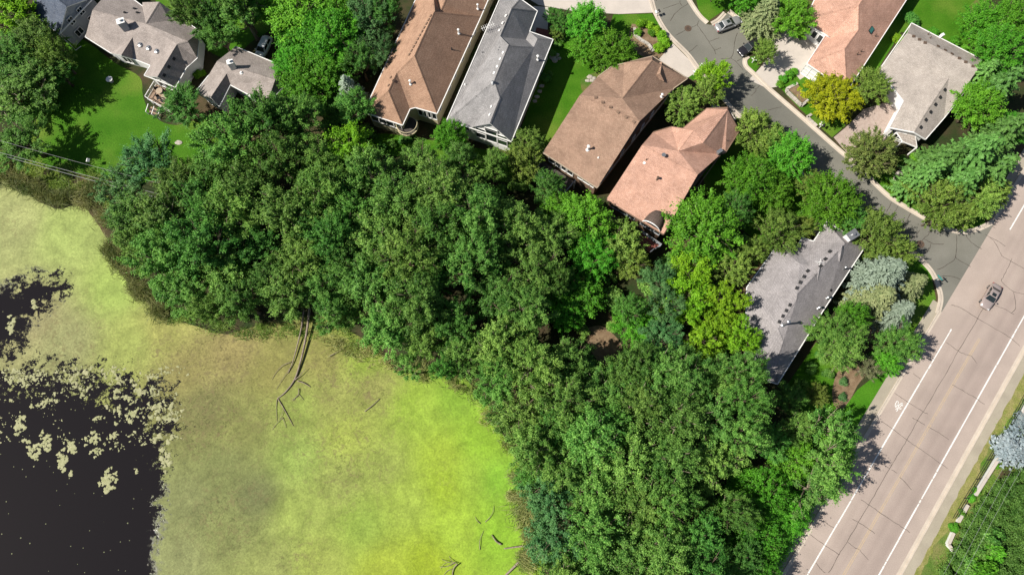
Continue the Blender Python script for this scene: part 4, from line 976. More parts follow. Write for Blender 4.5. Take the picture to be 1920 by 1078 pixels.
A, B, n_ = h3.gable('L1', 'B0', 'Q0', 'white_siding', .45); h3.window(A + n_ * .06, B + n_ * .06, .5, 2.2, .7, 2.6, n_, cols=3)

# --- blue-grey house in the corner
e1 = 4.4
h1 = House('blue_roof_house', 'grey-sided house with dark blue roof and two gable windows in the top left corner', {
    'C1': (111, 65, e1), 'C2': (178, -6, e1), 'L1': (58, 22, e1), 'L2': (128, -55, e1), 'A': (125, 13, 6.8), 'B': (72, -32, 6.8)},
    [('C1', 'A', 'B', 'L1'), ('A', 'C2', 'L2', 'B')], ['C1', 'C2', 'L2', 'L1'], 'shingle_blue', 'grey_siding', e1, group='houses by the back lawn')
A, B, n_ = h1.gable('C1', 'C2', 'A', 'grey_siding', .4)
for t in (.34, .62): h1.window(A + n_ * .05, B + n_ * .05, t, 1.0, 3.5, 4.9, n_, cols=2)
for t in (.3, .7): h1.window(A + n_ * .05, B + n_ * .05, t, 1.4, 1.0, 2.3, n_, cols=2)
c = W(111, 65, e1); MB().tube([c, c + Vector((.1, -.1, -e1 + .1)), c + Vector((.9, .7, -e1 + .1))], .07, 6).build('downspout', 'white_trim', h1.root, h1.loc)

# ------------------------------------------------------------------ foliage
def unit(a): return a / (np.linalg.norm(a, axis=1, keepdims=True) + 1e-9)
def leaves(name, C, Nn, L, Wd, tint, m, T=None, rs=None):
    """one rhombic leaf face per row: centre, facing, length, width"""
    rs = rs or np.random.RandomState(1)
    n = len(C); Nn = unit(Nn)
    if T is None: T = rs.normal(size=(n, 3))
    T = unit(T - (T * Nn).sum(1, keepdims=True) * Nn); B = np.cross(Nn, T)
    L = np.broadcast_to(np.asarray(L, float), (n,))[:, None]; Wd = np.broadcast_to(np.asarray(Wd, float), (n,))[:, None]
    V = np.stack([C - T * L / 2, C + B * Wd / 2 - T * L * .08, C + T * L / 2, C - B * Wd / 2 - T * L * .08], 1).reshape(-1, 3)
    me = np_mesh(name, V, np.arange(n * 4).reshape(n, 4), m)
    a = me.attributes.new('tint', 'FLOAT', 'POINT'); a.data.foreach_set('value', np.repeat(np.clip(tint, 0, 1), 4).astype(np.float32))
    return me
def sphere(rs, n, up=0.0):
    d = rs.normal(size=(n, 3)); d[:, 2] += up; return unit(d)
def wood(name, limbs, m):
    mb = MB()
    for pts, r in limbs: mb.tube(pts, r, 6, cap=True)
    me = bpy.data.meshes.new(name); me.from_pydata(mb.v, [], mb.f); me.materials.append(MATS[m]); me.polygons.foreach_set('use_smooth', [True] * len(me.polygons)); me.update()
    return me
def broadleaf(seed, Rr, H, m, nc=46, cr=(.95, 1.6), n=11000, leaf=.36, flat=.75, zlo=.28, low=-.35, lobes=.24, bark='bark', nl=10):
    """crown of boughs, each bough a spray of leaf clumps, on a forked trunk; Rr crown radius, H height"""
    rs = np.random.RandomState(seed)
    zc = H * (zlo + (1 - zlo) * .46); Rz = H * (1 - zlo) * .52
    # boughs: spread round the crown, a few towards the top
    ga = np.arange(nl) * 2.39996 + rs.uniform(0, 6.28); zt = np.clip(np.linspace(.97, low, nl) + rs.normal(size=nl) * .1, low, 1)
    hr = np.sqrt(1 - np.clip(zt, -1, 1) ** 2); bd = np.stack([np.cos(ga) * hr, np.sin(ga) * hr, zt], 1)
    bl = (1 + lobes * rs.uniform(-1.2, .9, nl))[:, None]
    bc = bd * np.array([Rr * .60, Rr * .60, Rz * .62]) * bl + np.array([0, 0, zc])
    bs = Rr * rs.uniform(.36, .52, nl)
    bi = rs.randint(0, nl, nc); d = sphere(rs, nc, .5)
    cc = bc[bi] + d * (bs[bi] * rs.uniform(.35, 1.0, nc) ** .5)[:, None] * np.array([1, 1, .72])
    crs = rs.uniform(cr[0], cr[1], nc)
    out = cc - np.array([0, 0, zc * .75]); out = unit(out)
    wts = crs ** 2; idx = rs.choice(nc, n, p=wts / wts.sum())
    q = sphere(rs, n, .25); rr = np.abs(rs.normal(size=n)) * .62
    along = rs.normal(size=n) * .62
    C = cc[idx] + q * (crs[idx] * rr)[:, None] * np.array([1, 1, flat]) + out[idx] * (crs[idx] * along)[:, None]
    Nn = q * .4 + np.array([-.16, 0, .75]) + out[idx] * .22 + rs.normal(size=(n, 3)) * .46
    tint = .42 + rs.normal(size=n) * .30 + rs.normal(size=nc)[idx] * .20 + rs.normal(size=nl)[bi[idx]] * .1
    lv = leaves('crown', C, Nn, leaf * rs.uniform(.6, 1.4, n), leaf * .62 * rs.uniform(.7, 1.25, n), tint, m, rs=rs)
    fork = H * zlo * 1.1; tr = .024 * H + .02
    limbs = [([(0, 0, -.3), (rs.normal() * .08, rs.normal() * .08, fork * .5), (0, 0, fork), (rs.normal() * .4, rs.normal() * .4, H * .75)], [tr * 1.5, tr, tr * .85, tr * .2])]
    for i in range(nl):
        a = np.array([0, 0, fork * rs.uniform(.75, 1.3)]); b = bc[i]; mid = (a + b) / 2 + np.array([0, 0, -.05 * H]) + rs.normal(size=3) * .25
        limbs.append(([tuple(a), tuple(mid), tuple(b), tuple(b + (b - mid) * .5)], [tr * .55, tr * .38, tr * .2, tr * .07]))
        for j in np.where(bi == i)[0][:4]: limbs.append(([tuple(b - (b - mid) * .25), tuple((b + cc[j]) / 2 + rs.normal(size=3) * .1), tuple(cc[j] + out[j] * .3)], [tr * .22, tr * .13, tr * .05]))
    return lv, wood('trunk', limbs, bark)
def spruce(seed, Rr, H, m, tiers=26, per=15, needle=.42, bark='bark', top=.25, droop=.2, nw=.42):
    rs = np.random.RandomState(seed); C, Nn, T, L, ti = [], [], [], [], []
    for k in range(tiers):
        f = (k + rs.uniform(0, .6)) / tiers; z = H * (.06 + .92 * f); rl = Rr * (1 - f) ** .8 * rs.uniform(.86, 1.1) + top
        nb = max(5, int(per * (1 - f * .55)))
        for j in range(nb):
            a = 6.283 * (j + rs.uniform(-.35, .35)) / nb + k * 2.4; ln = rl * rs.uniform(.78, 1.12)
            dr = np.array([math.cos(a), math.sin(a), 0]); sd_ = np.array([-dr[1], dr[0], 0]); st = max(3, int(ln / .26)); bt = rs.normal() * .16
            for q in range(1, st + 1):
                s = q / st; p = dr * ln * s + np.array([0, 0, z - droop * ln * s * s * 1.1 + .10 * ln * max(0, s - .6)])
                wid = (.5 + .28 * ln) * (1 - s) * .55 + .1
                for sg in (-1, 0, 1):
                    dirn = dr * (.75 if sg else 1) + sd_ * sg * .8
                    C.append(p + sd_ * sg * wid * .5 + rs.normal(size=3) * .05); T.append(dirn + rs.normal(size=3) * .18)
                    Nn.append(np.array([0, 0, 1.0]) + dr * .35 + rs.normal(size=3) * .32); L.append(needle * rs.uniform(.8, 1.3) * (1 + wid * .5 * abs(sg)))
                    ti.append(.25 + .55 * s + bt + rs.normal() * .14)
    lv = leaves('crown', np.array(C), np.array(Nn), np.array(L), np.array(L) * nw, np.array(ti), m, np.array(T), rs)
    return lv, wood('trunk', [([(0, 0, -.2), (0, 0, H * .5), (0, 0, H * .97)], [.035 * H * .7, .02 * H, .02])], bark)
def shrub(seed, Rr, H, m, n=1400, leaf=.2, ball=.5):
    rs = np.random.RandomState(seed); nc = 14
    d = sphere(rs, nc * 4, .5); d = d[d[:, 2] > -.1][:nc]; nc = len(d)
    cc = d * np.array([Rr, Rr, H * .55]) * rs.uniform(ball, .72, nc)[:, None] + np.array([0, 0, H * .38])
    idx = rs.randint(0, nc, n); q = sphere(rs, n, .4); rr = rs.uniform(0, 1, n) ** .4
    C = cc[idx] + q * (rr * Rr * .42)[:, None]; C[:, 2] = np.maximum(C[:, 2], .03)
    return leaves('shrub', C, q * .6 + np.array([0, 0, .5]) + rs.normal(size=(n, 3)) * .4, leaf * rs.uniform(.7, 1.3, n), leaf * .62, .45 + rs.normal(size=n) * .2 + rs.normal(size=nc)[idx] * .15, m, rs=rs)

# prototypes: a few grown individuals of each kind, shared by the copies
KIND = {
    'wood':  [broadleaf(s, 5.0, 14.0, 'leaf_wood', 190, (.34, .66), 23000, .245, lobes=.3, nl=k, bark=b) for s, k, b in ((1, 10, 'pale_bark'), (2, 12, 'bark'), (3, 9, 'pale_bark'), (4, 13, 'bark'), (5, 11, 'pale_bark'))],
    'deep':  [broadleaf(s, 5.0, 14.0, 'leaf_deep', 190, (.34, .64), 22000, .25, lobes=.22, nl=k) for s, k in ((11, 12), (12, 14), (13, 11))],
    'bluegreen': [broadleaf(s, 5.0, 13.0, 'leaf_bluegreen', 140, (.35, .7), 17000, .25, lobes=.25, nl=14) for s in (21, 22)],
    'maple': [broadleaf(s, 4.6, 9.0, 'leaf_maple', 250, (.36, .6), 24000, .25, .7, .2, lobes=.09, nl=24) for s in (31, 32, 33)],
    'lime':  [broadleaf(s, 4.6, 10.5, 'leaf_lime', 150, (.34, .6), 15000, .28, .7, .25, lobes=.28, nl=11) for s in (41, 42)],
    'gold':  [broadleaf(51, 3.6, 6.0, 'leaf_gold', 260, (.26, .44), 20000, .22, .7, .15, lobes=.05, nl=30)],
    'olive': [broadleaf(s, 3.8, 7.5, 'leaf_olive', 180, (.28, .5), 15000, .22, .7, .2, lobes=.14, nl=17) for s in (61, 62)],
    'russet': [broadleaf(71, 3.6, 6.0, 'leaf_russet', 300, (.24, .4), 21000, .2, .7, .12, lobes=.03, nl=34)],
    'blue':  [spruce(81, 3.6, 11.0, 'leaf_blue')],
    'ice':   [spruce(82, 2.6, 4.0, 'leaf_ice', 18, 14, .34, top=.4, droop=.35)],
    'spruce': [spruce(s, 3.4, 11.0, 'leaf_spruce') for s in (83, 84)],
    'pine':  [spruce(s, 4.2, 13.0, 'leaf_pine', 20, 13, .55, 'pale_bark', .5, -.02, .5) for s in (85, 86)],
    'sage':  [broadleaf(91, 2.4, 7.0, 'leaf_sage', 70, (.3, .5), 6500, .2, .8, .2, bark='pale_bark')],
    'airy':  [broadleaf(s, 4.4, 13.0, 'leaf_wood', 60, (.42, .75), 8500, .28, .7, .35, lobes=.4, bark='pale_bark', nl=8) for s in (95, 96)],
}
BASE = {'wood': (5, 14), 'deep': (5, 14), 'bluegreen': (5, 13), 'maple': (4.6, 9), 'lime': (4.6, 10.5), 'gold': (3.6, 6), 'olive': (3.8, 7.5), 'russet': (3.6, 6), 'blue': (3.6, 11), 'ice': (2.6, 4), 'spruce': (3.4, 11), 'pine': (4.2, 13), 'sage': (2.4, 7), 'airy': (4.4, 13)}
NAME = {'wood': 'woodland_tree', 'deep': 'oak_tree', 'bluegreen': 'ash_tree', 'maple': 'maple_tree', 'lime': 'locust_tree', 'gold': 'ornamental_tree', 'olive': 'garden_tree', 'russet': 'crab_apple_tree', 'blue': 'blue_spruce', 'ice': 'juniper', 'spruce': 'spruce_tree', 'pine': 'pine_tree', 'sage': 'sage_tree', 'airy': 'cottonwood_tree'}
LOOK = {'wood': 'olive-green leafy tree', 'deep': 'deep green broad tree', 'bluegreen': 'blue-green fine-leaved tree', 'maple': 'bright green maple', 'lime': 'yellow-green tree', 'olive': 'dull olive garden tree', 'airy': 'loose-crowned tree with pale limbs', 'spruce': 'pale green spruce', 'pine': 'soft green pine', 'sage': 'sage-coloured tree'}
trs = random.Random(5)
def tree(kind, u, v, rpx, label, group=None, H=None, vis=.72):
    """crown seen at photo point (u, v) with radius rpx; stands where that crown stands"""
    bR, bH = BASE[kind]
    h = H if H else bH * max(.55, min(1.25, rpx * mpp(u, v, bH * .6) / bR)) ** .6 * trs.uniform(.84, 1.2)
    r = rpx * mpp(u, v, h * vis) * (1.0 if kind in ('blue', 'spruce', 'pine', 'ice') else 1.07 if kind in ('wood', 'deep') else 1.15)
    p = W(u, v, h * vis); p.z = -.05
    lv, tk = trs.choice(KIND[kind]); s = r / bR
    root = thing(NAME[kind], label, 'tree', p, trs.uniform(0, 6.28), group)
    root.scale = (s, s * trs.uniform(.92, 1.08), h / bH)
    for nm, me in (('crown', lv), ('trunk', tk)):
        o = bpy.data.objects.new(nm, me); col.objects.link(o); o.parent = root
    return root
ORD = ['first', 'second', 'third', 'fourth', 'fifth', 'sixth', 'seventh', 'eighth', 'ninth', 'tenth', 'eleventh', 'twelfth', 'thirteenth']
def zone(desc, group, rows, H=None):
    for kind, u, v, r in rows:
        same = sorted(q[1:3] for q in rows if q[0] == kind); k = same.index((u, v))
        lab = LOOK[kind] + ' ' + desc
        if len(same) > 1: lab = (LOOK[kind] + ' ' + desc + ', ' + (ORD[k] + ' from the left'))
        tree(kind, u, v, r, lab, group, H)

zone('left of the blue-roofed house', 'trees left of the back lawn', [('lime', 22, 22, 48), ('wood', 62, 66, 44), ('deep', 18, 95, 55), ('wood', 52, 138, 52), ('olive', 95, 96, 34)], 9)
zone('on the bank left of the back lawn', 'trees left of the back lawn', [('airy', 20, 180, 52), ('deep', 104, 132, 32), ('wood', -10, 150, 50)], 6.5)
tree('deep', 38, 262, 58, 'dark round tree throwing its shadow on the back lawn above the wires', 'trees left of the back lawn', 8.0)
zone('behind the slate-roofed houses', 'trees behind the slate-roofed houses', [('deep', 395, 28, 46), ('wood', 352, 14, 34), ('airy', 452, 22, 34), ('deep', 408, 62, 30), ('maple', 490, 6, 36), ('wood', 438, -8, 44)])
zone('above the small slate house', 'bright trees above the small slate house', [('maple', 560, 20, 62), ('maple', 618, 62, 58), ('maple', 562, 74, 44), ('maple', 575, 146, 50), ('maple', 632, 8, 46), ('maple', 615, 130, 44), ('maple', 545, 118, 34)])
zone('at the left eave of the brown roof', 'spruces beside the brown-roofed house', [('bluegreen', 690, 30, 40), ('deep', 722, 14, 32), ('bluegreen', 708, 88, 38), ('deep', 672, 108, 36), ('deep', 664, 195, 36)])
tree('blue', 650, 158, 34, 'blue-grey spruce among dark trees left of the brown-roofed house', 'spruces beside the brown-roofed house', 9)
tree('deep', 340, 195, 45, 'dense dark tree standing on the lawn beside the deck', None, 7.5)
zone('below the small slate house', 'large trees below the slate house', [('deep', 488, 214, 60), ('deep', 428, 262, 66), ('deep', 545, 228, 58), ('deep', 520, 290, 58), ('wood', 590, 300, 46), ('wood', 572, 196, 30)])
tree('lime', 645, 278, 48, 'yellowish tree with bare twigs below the brown-roofed house', None, 11)
tree('bluegreen', 278, 300, 56, 'fine-leaved blue-green tree at the foot of the back lawn, nearest the lawn', None, 10)
tree('bluegreen', 224, 348, 44, 'smaller blue-green tree overhanging the reeds below the wires', None, 9)
zone('along the upper left pond shore', 'trees along the upper left shore', [('wood', 335, 335, 50), ('wood', 250, 408, 58), ('wood', 312, 402, 60), ('deep', 372, 372, 58), ('wood', 292, 478, 56), ('deep', 368, 448, 66), ('wood', 432, 392, 58), ('wood', 345, 545, 50), ('wood', 420, 512, 56), ('deep', 478, 455, 50), ('wood', 445, 560, 44), ('wood', 392, 575, 36), ('deep', 320, 440, 46), ('deep', 405, 325, 55), ('wood', 472, 345, 54), ('wood', 262, 462, 44)])
zone('in the wood above the fallen logs', 'trees above the fallen logs', [('wood', 540, 392, 62), ('wood', 602, 356, 58), ('wood', 560, 478, 58), ('deep', 622, 432, 56), ('wood', 538, 552, 48), ('wood', 600, 532, 50), ('deep', 652, 500, 50), ('airy', 620, 592, 34), ('wood', 505, 520, 42), ('deep', 660, 385, 50), ('deep', 585, 420, 46)])
zone('below the brown and grey roofs', 'trees below the two big houses', [('wood', 690, 322, 52), ('wood', 742, 372, 62), ('wood', 700, 440, 62), ('wood', 780, 305, 46), ('wood', 832, 352, 64), ('wood', 862, 296, 34), ('maple', 842, 252, 30), ('wood', 925, 308, 30), ('wood', 760, 470, 64), ('deep', 822, 425, 60), ('wood', 890, 395, 64), ('deep', 800, 520, 46)])
tree('olive', 990, 268, 32, 'small olive tree in the gap between the grey-roofed and taupe-roofed houses', None, 7)
tree('olive', 978, 300, 34, 'olive tree touching the lower left corner of the taupe roof', None, 8)
tree('maple', 962, 312, 14, 'tiny round green tree on the lawn below the white gable', None, 2.6)
zone('right above the mid-pond duckweed', 'trees above the duckweed', [('wood', 700, 530, 60), ('wood', 778, 560, 60), ('wood', 722, 618, 52), ('wood', 652, 580, 36), ('deep', 850, 600, 52), ('wood', 792, 640, 42), ('wood', 862, 668, 40), ('wood', 930, 545, 56), ('wood', 880, 480, 58), ('airy', 765, 690, 26), ('deep', 830, 690, 24)])
zone('mid wood, left of the light trees', 'grey-green trees in mid wood', [('wood', 958, 425, 62), ('wood', 1000, 500, 58), ('wood', 985, 580, 56), ('wood', 1030, 440, 44), ('deep', 1045, 520, 36), ('wood', 940, 640, 54), ('deep', 1030, 350, 34)])
zone('just below the taupe and salmon roofs', 'lighter trees below the salmon roof', [('maple', 1050, 396, 34), ('maple', 1098, 412, 52), ('olive', 1160, 452, 50), ('maple', 1112, 470, 46), ('maple', 1086, 552, 42), ('olive', 1182, 486, 34), ('maple', 1062, 590, 30), ('maple', 1040, 545, 30), ('olive', 1108, 396, 26)])
tree('maple', 1320, 425, 66, 'big bright round maple against the salmon roof, left of the grey house', None, 10)
zone('left of the stone-grey roof', 'yellow-green trees left of the stone-grey roof', [('lime', 1302, 508, 46), ('lime', 1288, 566, 52), ('lime', 1352, 578, 50), ('lime', 1392, 632, 36), ('lime', 1322, 634, 38)])
zone('between clearing and yellow-green trees', 'trees by the woodland clearing', [('bluegreen', 1238, 520, 34), ('bluegreen', 1246, 566, 36), ('maple', 1196, 604, 40), ('deep', 1184, 575, 30), ('bluegreen', 1240, 628, 38)])
zone('along the right pond shore', 'trees along the right shore', [('wood', 1000, 688, 60), ('wood', 930, 722, 44), ('wood', 1060, 745, 64), ('wood', 978, 780, 56), ('wood', 1000, 840, 50), ('deep', 940, 690, 40), ('wood', 1072, 672, 46), ('deep', 1040, 800, 46), ('bluegreen', 1028, 930, 50), ('bluegreen', 1040, 1010, 54), ('wood', 1050, 880, 56), ('deep', 1000, 890, 36)])
zone('in the wood below the clearing', 'trees of the lower wood', [('wood', 1132, 728, 56), ('deep', 1192, 690, 50), ('wood', 1232, 700, 56), ('wood', 1292, 702, 56), ('wood', 1352, 716, 56), ('wood', 1196, 770, 60), ('wood', 1276, 782, 64), ('wood', 1346, 790, 56), ('wood', 1110, 815, 62), ('wood', 1182, 862, 64), ('wood', 1262, 862, 64), ('wood', 1340, 858, 52), ('deep', 1230, 740, 46), ('deep', 1150, 790, 46)])
tree('wood', 1402, 690, 42, 'tall olive-green tree shading the lower end of the stone-grey roof', None, 17)
tree('deep', 1408, 752, 46, 'tall deep green tree shading the lawn below the stone-grey roof', None, 18)
tree('wood', 1400, 815, 42, 'tall olive-green tree left of the low brush under roadside trees', None, 16)
zone('in the wood at the bottom edge', 'trees at the bottom edge', [('wood', 1105, 905, 60), ('wood', 1110, 985, 62), ('wood', 1190, 950, 62), ('deep', 1262, 945, 54), ('wood', 1180, 1040, 60), ('wood', 1100, 1065, 58), ('wood', 1250, 1030, 56), ('deep', 1310, 1010, 52), ('wood', 1255, 1100, 60), ('deep', 1330, 1085, 52), ('deep', 1380, 960, 46), ('wood', 1155, 1110, 60), ('wood', 1060, 1100, 50)])
zone('on the bank beside the main road', 'trees on the road bank', [('maple', 1442, 925, 44), ('maple', 1430, 1000, 46), ('maple', 1482, 962, 38), ('deep', 1390, 1050, 46), ('maple', 1490, 862, 40), ('deep', 1450, 830, 36), ('maple', 1425, 1070, 40)])
tree('airy', 1562, 872, 46, 'leaning tree with pale trunks reaching over the main road, lower one', 'roadside trees throwing shadows on the road', 12, .78)
tree('airy', 1562, 800, 42, 'tree with pale trunk beside the mown wedge of lawn', 'roadside trees throwing shadows on the road', 10, .78)
tree('airy', 1532, 918, 42, 'lowest of the pale-trunked trees beside the main road', 'roadside trees throwing shadows on the road', 10, .78)
tree('maple', 1410, 330, 46, 'bright maple right of the salmon roof, near the side street', None, 9)
tree('maple', 1486, 288, 42, 'lighter green tree leaning over the side street opposite the block-paved drive', None, 8)
tree('olive', 1412, 240, 40, 'olive tree at the right corner of the salmon roof', None, 7.5)
tree('olive', 1445, 255, 30, 'smaller olive tree between the salmon roof and the side street', None, 7)
tree('maple', 1563, 372, 52, 'bright round maple above the stone-grey roof', None, 9)
tree('gold', 1563, 180, 47, 'round golden-yellow tree in front of the rose-roofed house')
tree('olive', 1640, 158, 36, 'olive tree between the rose roof and the pale tan roof', None, 6)
tree('russet', 1640, 284, 46, 'dense russet-green round tree beside the block-paved drive')
tree('lime', 1340, 138, 31, 'yellow-green street tree shading the side street beside the taupe roof', None, 7)
tree('olive', 1330, 168, 28, 'green tree just below the yellow-green street tree', None, 7)
tree('olive', 1284, 192, 36, 'olive tree at the right corner of the taupe roof', None, 6.5)
tree('maple', 1102, 38, 38, 'darker green tree beside the wide pale driveway', None, 8)
tree('maple', 1148, 92, 44, 'bright green tree touching the top of the taupe roof', None, 7)
tree('maple', 1098, 84, 30, 'small green tree left of the bright tree on the lawn strip', None, 6)
tree('deep', 1045, 34, 24, 'clipped dark round tree at the corner of the pale driveway', None, 4)
tree('olive', 1045, 58, 16, 'small bush-like tree below the clipped dark tree', None, 2.5)
tree('spruce', 1446, 12, 42, 'grey-green conifer behind the parking bay', None, 8)
tree('maple', 1490, 26, 38, 'green tree between the conifer and the rose roof', None, 7)
tree('maple', 1400, -8, 24, 'green tree on the lawn left of the conifer', None, 6)
tree('maple', 1346, -28, 26, 'green tree on the lawn above the silver car', None, 6)
tree('olive', 1438, 94, 22, 'loose green tree overhanging the dark car and the pale driveway', None, 6)
tree('olive', 1462, 430, 42, 'olive tree at the upper left of the stone-grey roof', None, 7.5)
tree('olive', 1508, 422, 22, 'small olive tree in the notch of the stone-grey roof', None, 5)
tree('deep', 1385, 385, 36, 'shaded dark tree between the two bright maples by the salmon roof', None, 8)
tree('olive', 1380, 500, 34, 'dark tree between the big bright maple and the stone-grey roof', None, 8)
tree('maple', 1450, 355, 34, 'green tree between bright maple and side street, above the stone-grey roof', None, 7)
tree('olive', 1520, 345, 26, 'olive tree at the edge of the side street left of the round maple', None, 6)
tree('deep', 1600, 410, 30, 'dark tree right of the round maple above the chimney', None, 7)
tree('olive', 1418, 470, 24, 'dark olive tree left of the stone-grey roof', None, 6)
tree('olive', 1648, 432, 44, 'dark olive tree at the edge of the side street above the spruces', None, 8)
tree('olive', 1690, 470, 30, 'olive tree between the spruces and the side street', None, 6)
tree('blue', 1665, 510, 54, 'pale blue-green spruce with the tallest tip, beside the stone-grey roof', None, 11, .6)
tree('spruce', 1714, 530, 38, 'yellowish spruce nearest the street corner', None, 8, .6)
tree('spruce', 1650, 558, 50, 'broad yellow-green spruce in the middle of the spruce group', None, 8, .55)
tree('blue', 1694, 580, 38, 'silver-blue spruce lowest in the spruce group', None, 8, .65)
tree('deep', 1572, 625, 48, 'green linden against the right eave of the stone-grey roof', None, 9)
tree('wood', 1580, 652, 44, 'grey-green tree below the linden beside the stone-grey roof', None, 9)
tree('maple', 1602, 592, 30, 'bright leafy tree between the linden and the spruces', None, 8)
tree('deep', 1690, 642, 40, 'dark green tree beside the main road below the silver-blue spruce', None, 8)
tree('maple', 1664, 676, 28, 'low green tree beside the footpath right of the sage tree', None, 5)
tree('deep', 1484, 748, 34, 'dark tree in the shade below the lower end of the stone-grey roof', None, 8)
tree('wood', 1500, 800, 32, 'grey-green tree between the mulch bed and the wood', None, 9)
tree('olive', 1535, 742, 22, 'small shaded tree left of the mulch bed', None, 4)
tree('sage', 1631, 690, 22, 'small sage-coloured tree in the mulch bed', None, 5)
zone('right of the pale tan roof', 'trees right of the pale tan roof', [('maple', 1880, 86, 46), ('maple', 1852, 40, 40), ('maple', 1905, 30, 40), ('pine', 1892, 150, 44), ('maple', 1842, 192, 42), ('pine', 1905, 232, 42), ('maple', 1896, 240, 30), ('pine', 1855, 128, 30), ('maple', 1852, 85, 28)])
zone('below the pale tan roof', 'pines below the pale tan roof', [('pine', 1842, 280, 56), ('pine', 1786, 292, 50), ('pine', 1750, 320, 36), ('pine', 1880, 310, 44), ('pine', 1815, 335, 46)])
zone('at the street corner below the pines', 'corner trees below the pines', [('olive', 1770, 374, 44), ('olive', 1838, 366, 42), ('olive', 1800, 392, 36), ('olive', 1735, 352, 32), ('olive', 1868, 350, 30), ('olive', 1758, 405, 22)])

# ------------------------------------------------------------------ shrubs and low planting
SH = {'green': [shrub(s, 1.0, 1.3, 'leaf_maple') for s in (1, 2)], 'dark': [shrub(s, 1.0, 1.3, 'leaf_deep') for s in (3, 4)], 'lime': [shrub(5, 1.0, 1.2, 'leaf_lime')], 'gold': [shrub(6, 1.0, 1.0, 'leaf_gold')],
      'russet': [shrub(7, 1.0, 1.1, 'leaf_russet')], 'ice': [shrub(8, 1.0, 1.0, 'leaf_ice', 1800, .16)], 'blue': [shrub(9, 1.0, 1.1, 'leaf_bluegreen', 1800, .16, .3)], 'wood': [shrub(s, 1.0, 1.4, 'leaf_wood') for s in (10, 11)]}
BUSHN = {}
def bush(kind, u, v, rpx, label, group=None, h=1.0):
    if group and 'understorey' not in group:
        BUSHN[label] = BUSHN.get(label, 0) + 1; label = ORD[BUSHN[label] - 1] + ' ' + label + ', counted from the left'
    p = W(u, v, .5); p.z = -.03; r = rpx * mpp(u, v, .5)
    o = bpy.data.objects.new('shrub', trs.choice(SH[kind])); o.location = p; o.rotation_euler = (0, 0, trs.uniform(0, 6.28)); o.scale = (r, r, r * h * trs.uniform(.85, 1.15)); col.objects.link(o)
    return tag(o, label, 'shrub', group)
bush('blue', 1582, 714, 11, 'upper of two low blue-green shrubs in the mulch bed'); bush('blue', 1581, 743, 11, 'lower of two low blue-green shrubs in the mulch bed')
bush('lime', 374, 140, 12, 'yellow-green shrub between the two slate roofs')
bush('ice', 1895, 842, 42, 'large silver-grey juniper behind the white wall', None, .75); bush('ice', 1918, 792, 22, 'smaller silver-grey juniper higher up behind the white wall', None, .8)
bush('lime', 1683, 73, 12, 'oval yellow-green shrub beside the left eave of the pale tan roof')
bush('dark', 1500, 64, 14, 'dark shrub beside the white entrance of the rose-roofed house'); bush('dark', 1707, 40, 16, 'dark shrub at the top corner of the pale tan roof')
for u, v, r in ((1462, 158, 9), (1470, 148, 10), (1480, 140, 10), (1490, 134, 9)): bush('green', u, v, r, 'low shrub in the border beside the pale driveway', 'border shrubs beside the pale driveway', .8)
for u, v, r, k in sorted(((1490, 158, 7, 'green'), (1500, 168, 8, 'gold'), (1508, 174, 8, 'dark'), (1514, 158, 8, 'gold'))): bush(k, u, v, r, 'low shrub inside the stone planter', 'shrubs in the stone planter', .8)
for u, v, r in sorted(((1203, 46, 12), (1218, 50, 11), (1230, 58, 11), (1240, 68, 12), (1246, 80, 12), (1236, 90, 12), (1222, 62, 9), (1196, 60, 9))): bush('lime' if r > 10 else 'green', u, v, r, 'shrub of the curved hedge by the side street', 'curved hedge by the side street', 1.0)
for u, v, r in sorted(((1054, 72, 9), (1046, 84, 9), (1034, 100, 10), (1022, 148, 12), (1028, 140, 10))): bush('dark', u, v, r, 'dark shrub right of the grey-roofed house', 'shrubs right of the grey-roofed house', .9)
for u, v, r in sorted(((758, 262, 12), (772, 258, 9), (735, 268, 10), (700, 252, 10), (715, 275, 11))): bush('dark', u, v, r, 'dark shrub at the foot of the brown-roofed house', 'shrubs at the foot of the brown-roofed house', .8)
for u, v, r in sorted(((1750, 62, 12), (1790, 78, 12), (1810, 92, 11), (1830, 70, 14), (1840, 100, 12))): bush('green', u, v, r, 'shrub along the top edge of the pale tan roof', 'shrubs above the pale tan roof', .8)
for u, v, r in sorted(((1700, 352, 10), (1712, 362, 11), (1728, 380, 12), (1690, 300, 12), (1712, 300, 14))): bush('green', u, v, r, 'shrub by the stepping path below the pale tan house', 'shrubs by the stepping path', .8)
# understorey in the wood, glimpsed through the crowns
us = random.Random(3)
for poly, nn in (([(260, 380), (500, 330), (680, 320), (1000, 330), (1000, 640), (860, 690), (700, 600), (420, 600), (290, 550)], 60), ([(960, 660), (1400, 600), (1420, 800), (1400, 1070), (1040, 1070), (1010, 880)], 60), ([(1040, 380), (1380, 420), (1400, 560), (1080, 600)], 30), ([(600, 180), (690, 220), (680, 320), (580, 300)], 8), ([(0, 100), (100, 110), (110, 190), (0, 240)], 10)):
    pp = np.array(poly, float); lo, hi = pp.min(0), pp.max(0); c = 0
    while c < nn:
        u, v = us.uniform(lo[0], hi[0]), us.uniform(lo[1], hi[1])
        if sdist(np.array([[u, v]]), pp)[0] > 0 or sdist(np.array([W(u, v)[:2]]), shore)[0] < 1: continue
        bush(us.choice(['dark', 'wood', 'wood']), u, v, us.uniform(14, 30), 'understorey shrub in the shade between the trees of the wood', 'understorey shrubs in the wood', .9); c += 1
leafmat('leaf_thicket', (.045, .14, .022), (.16, .34, .065))
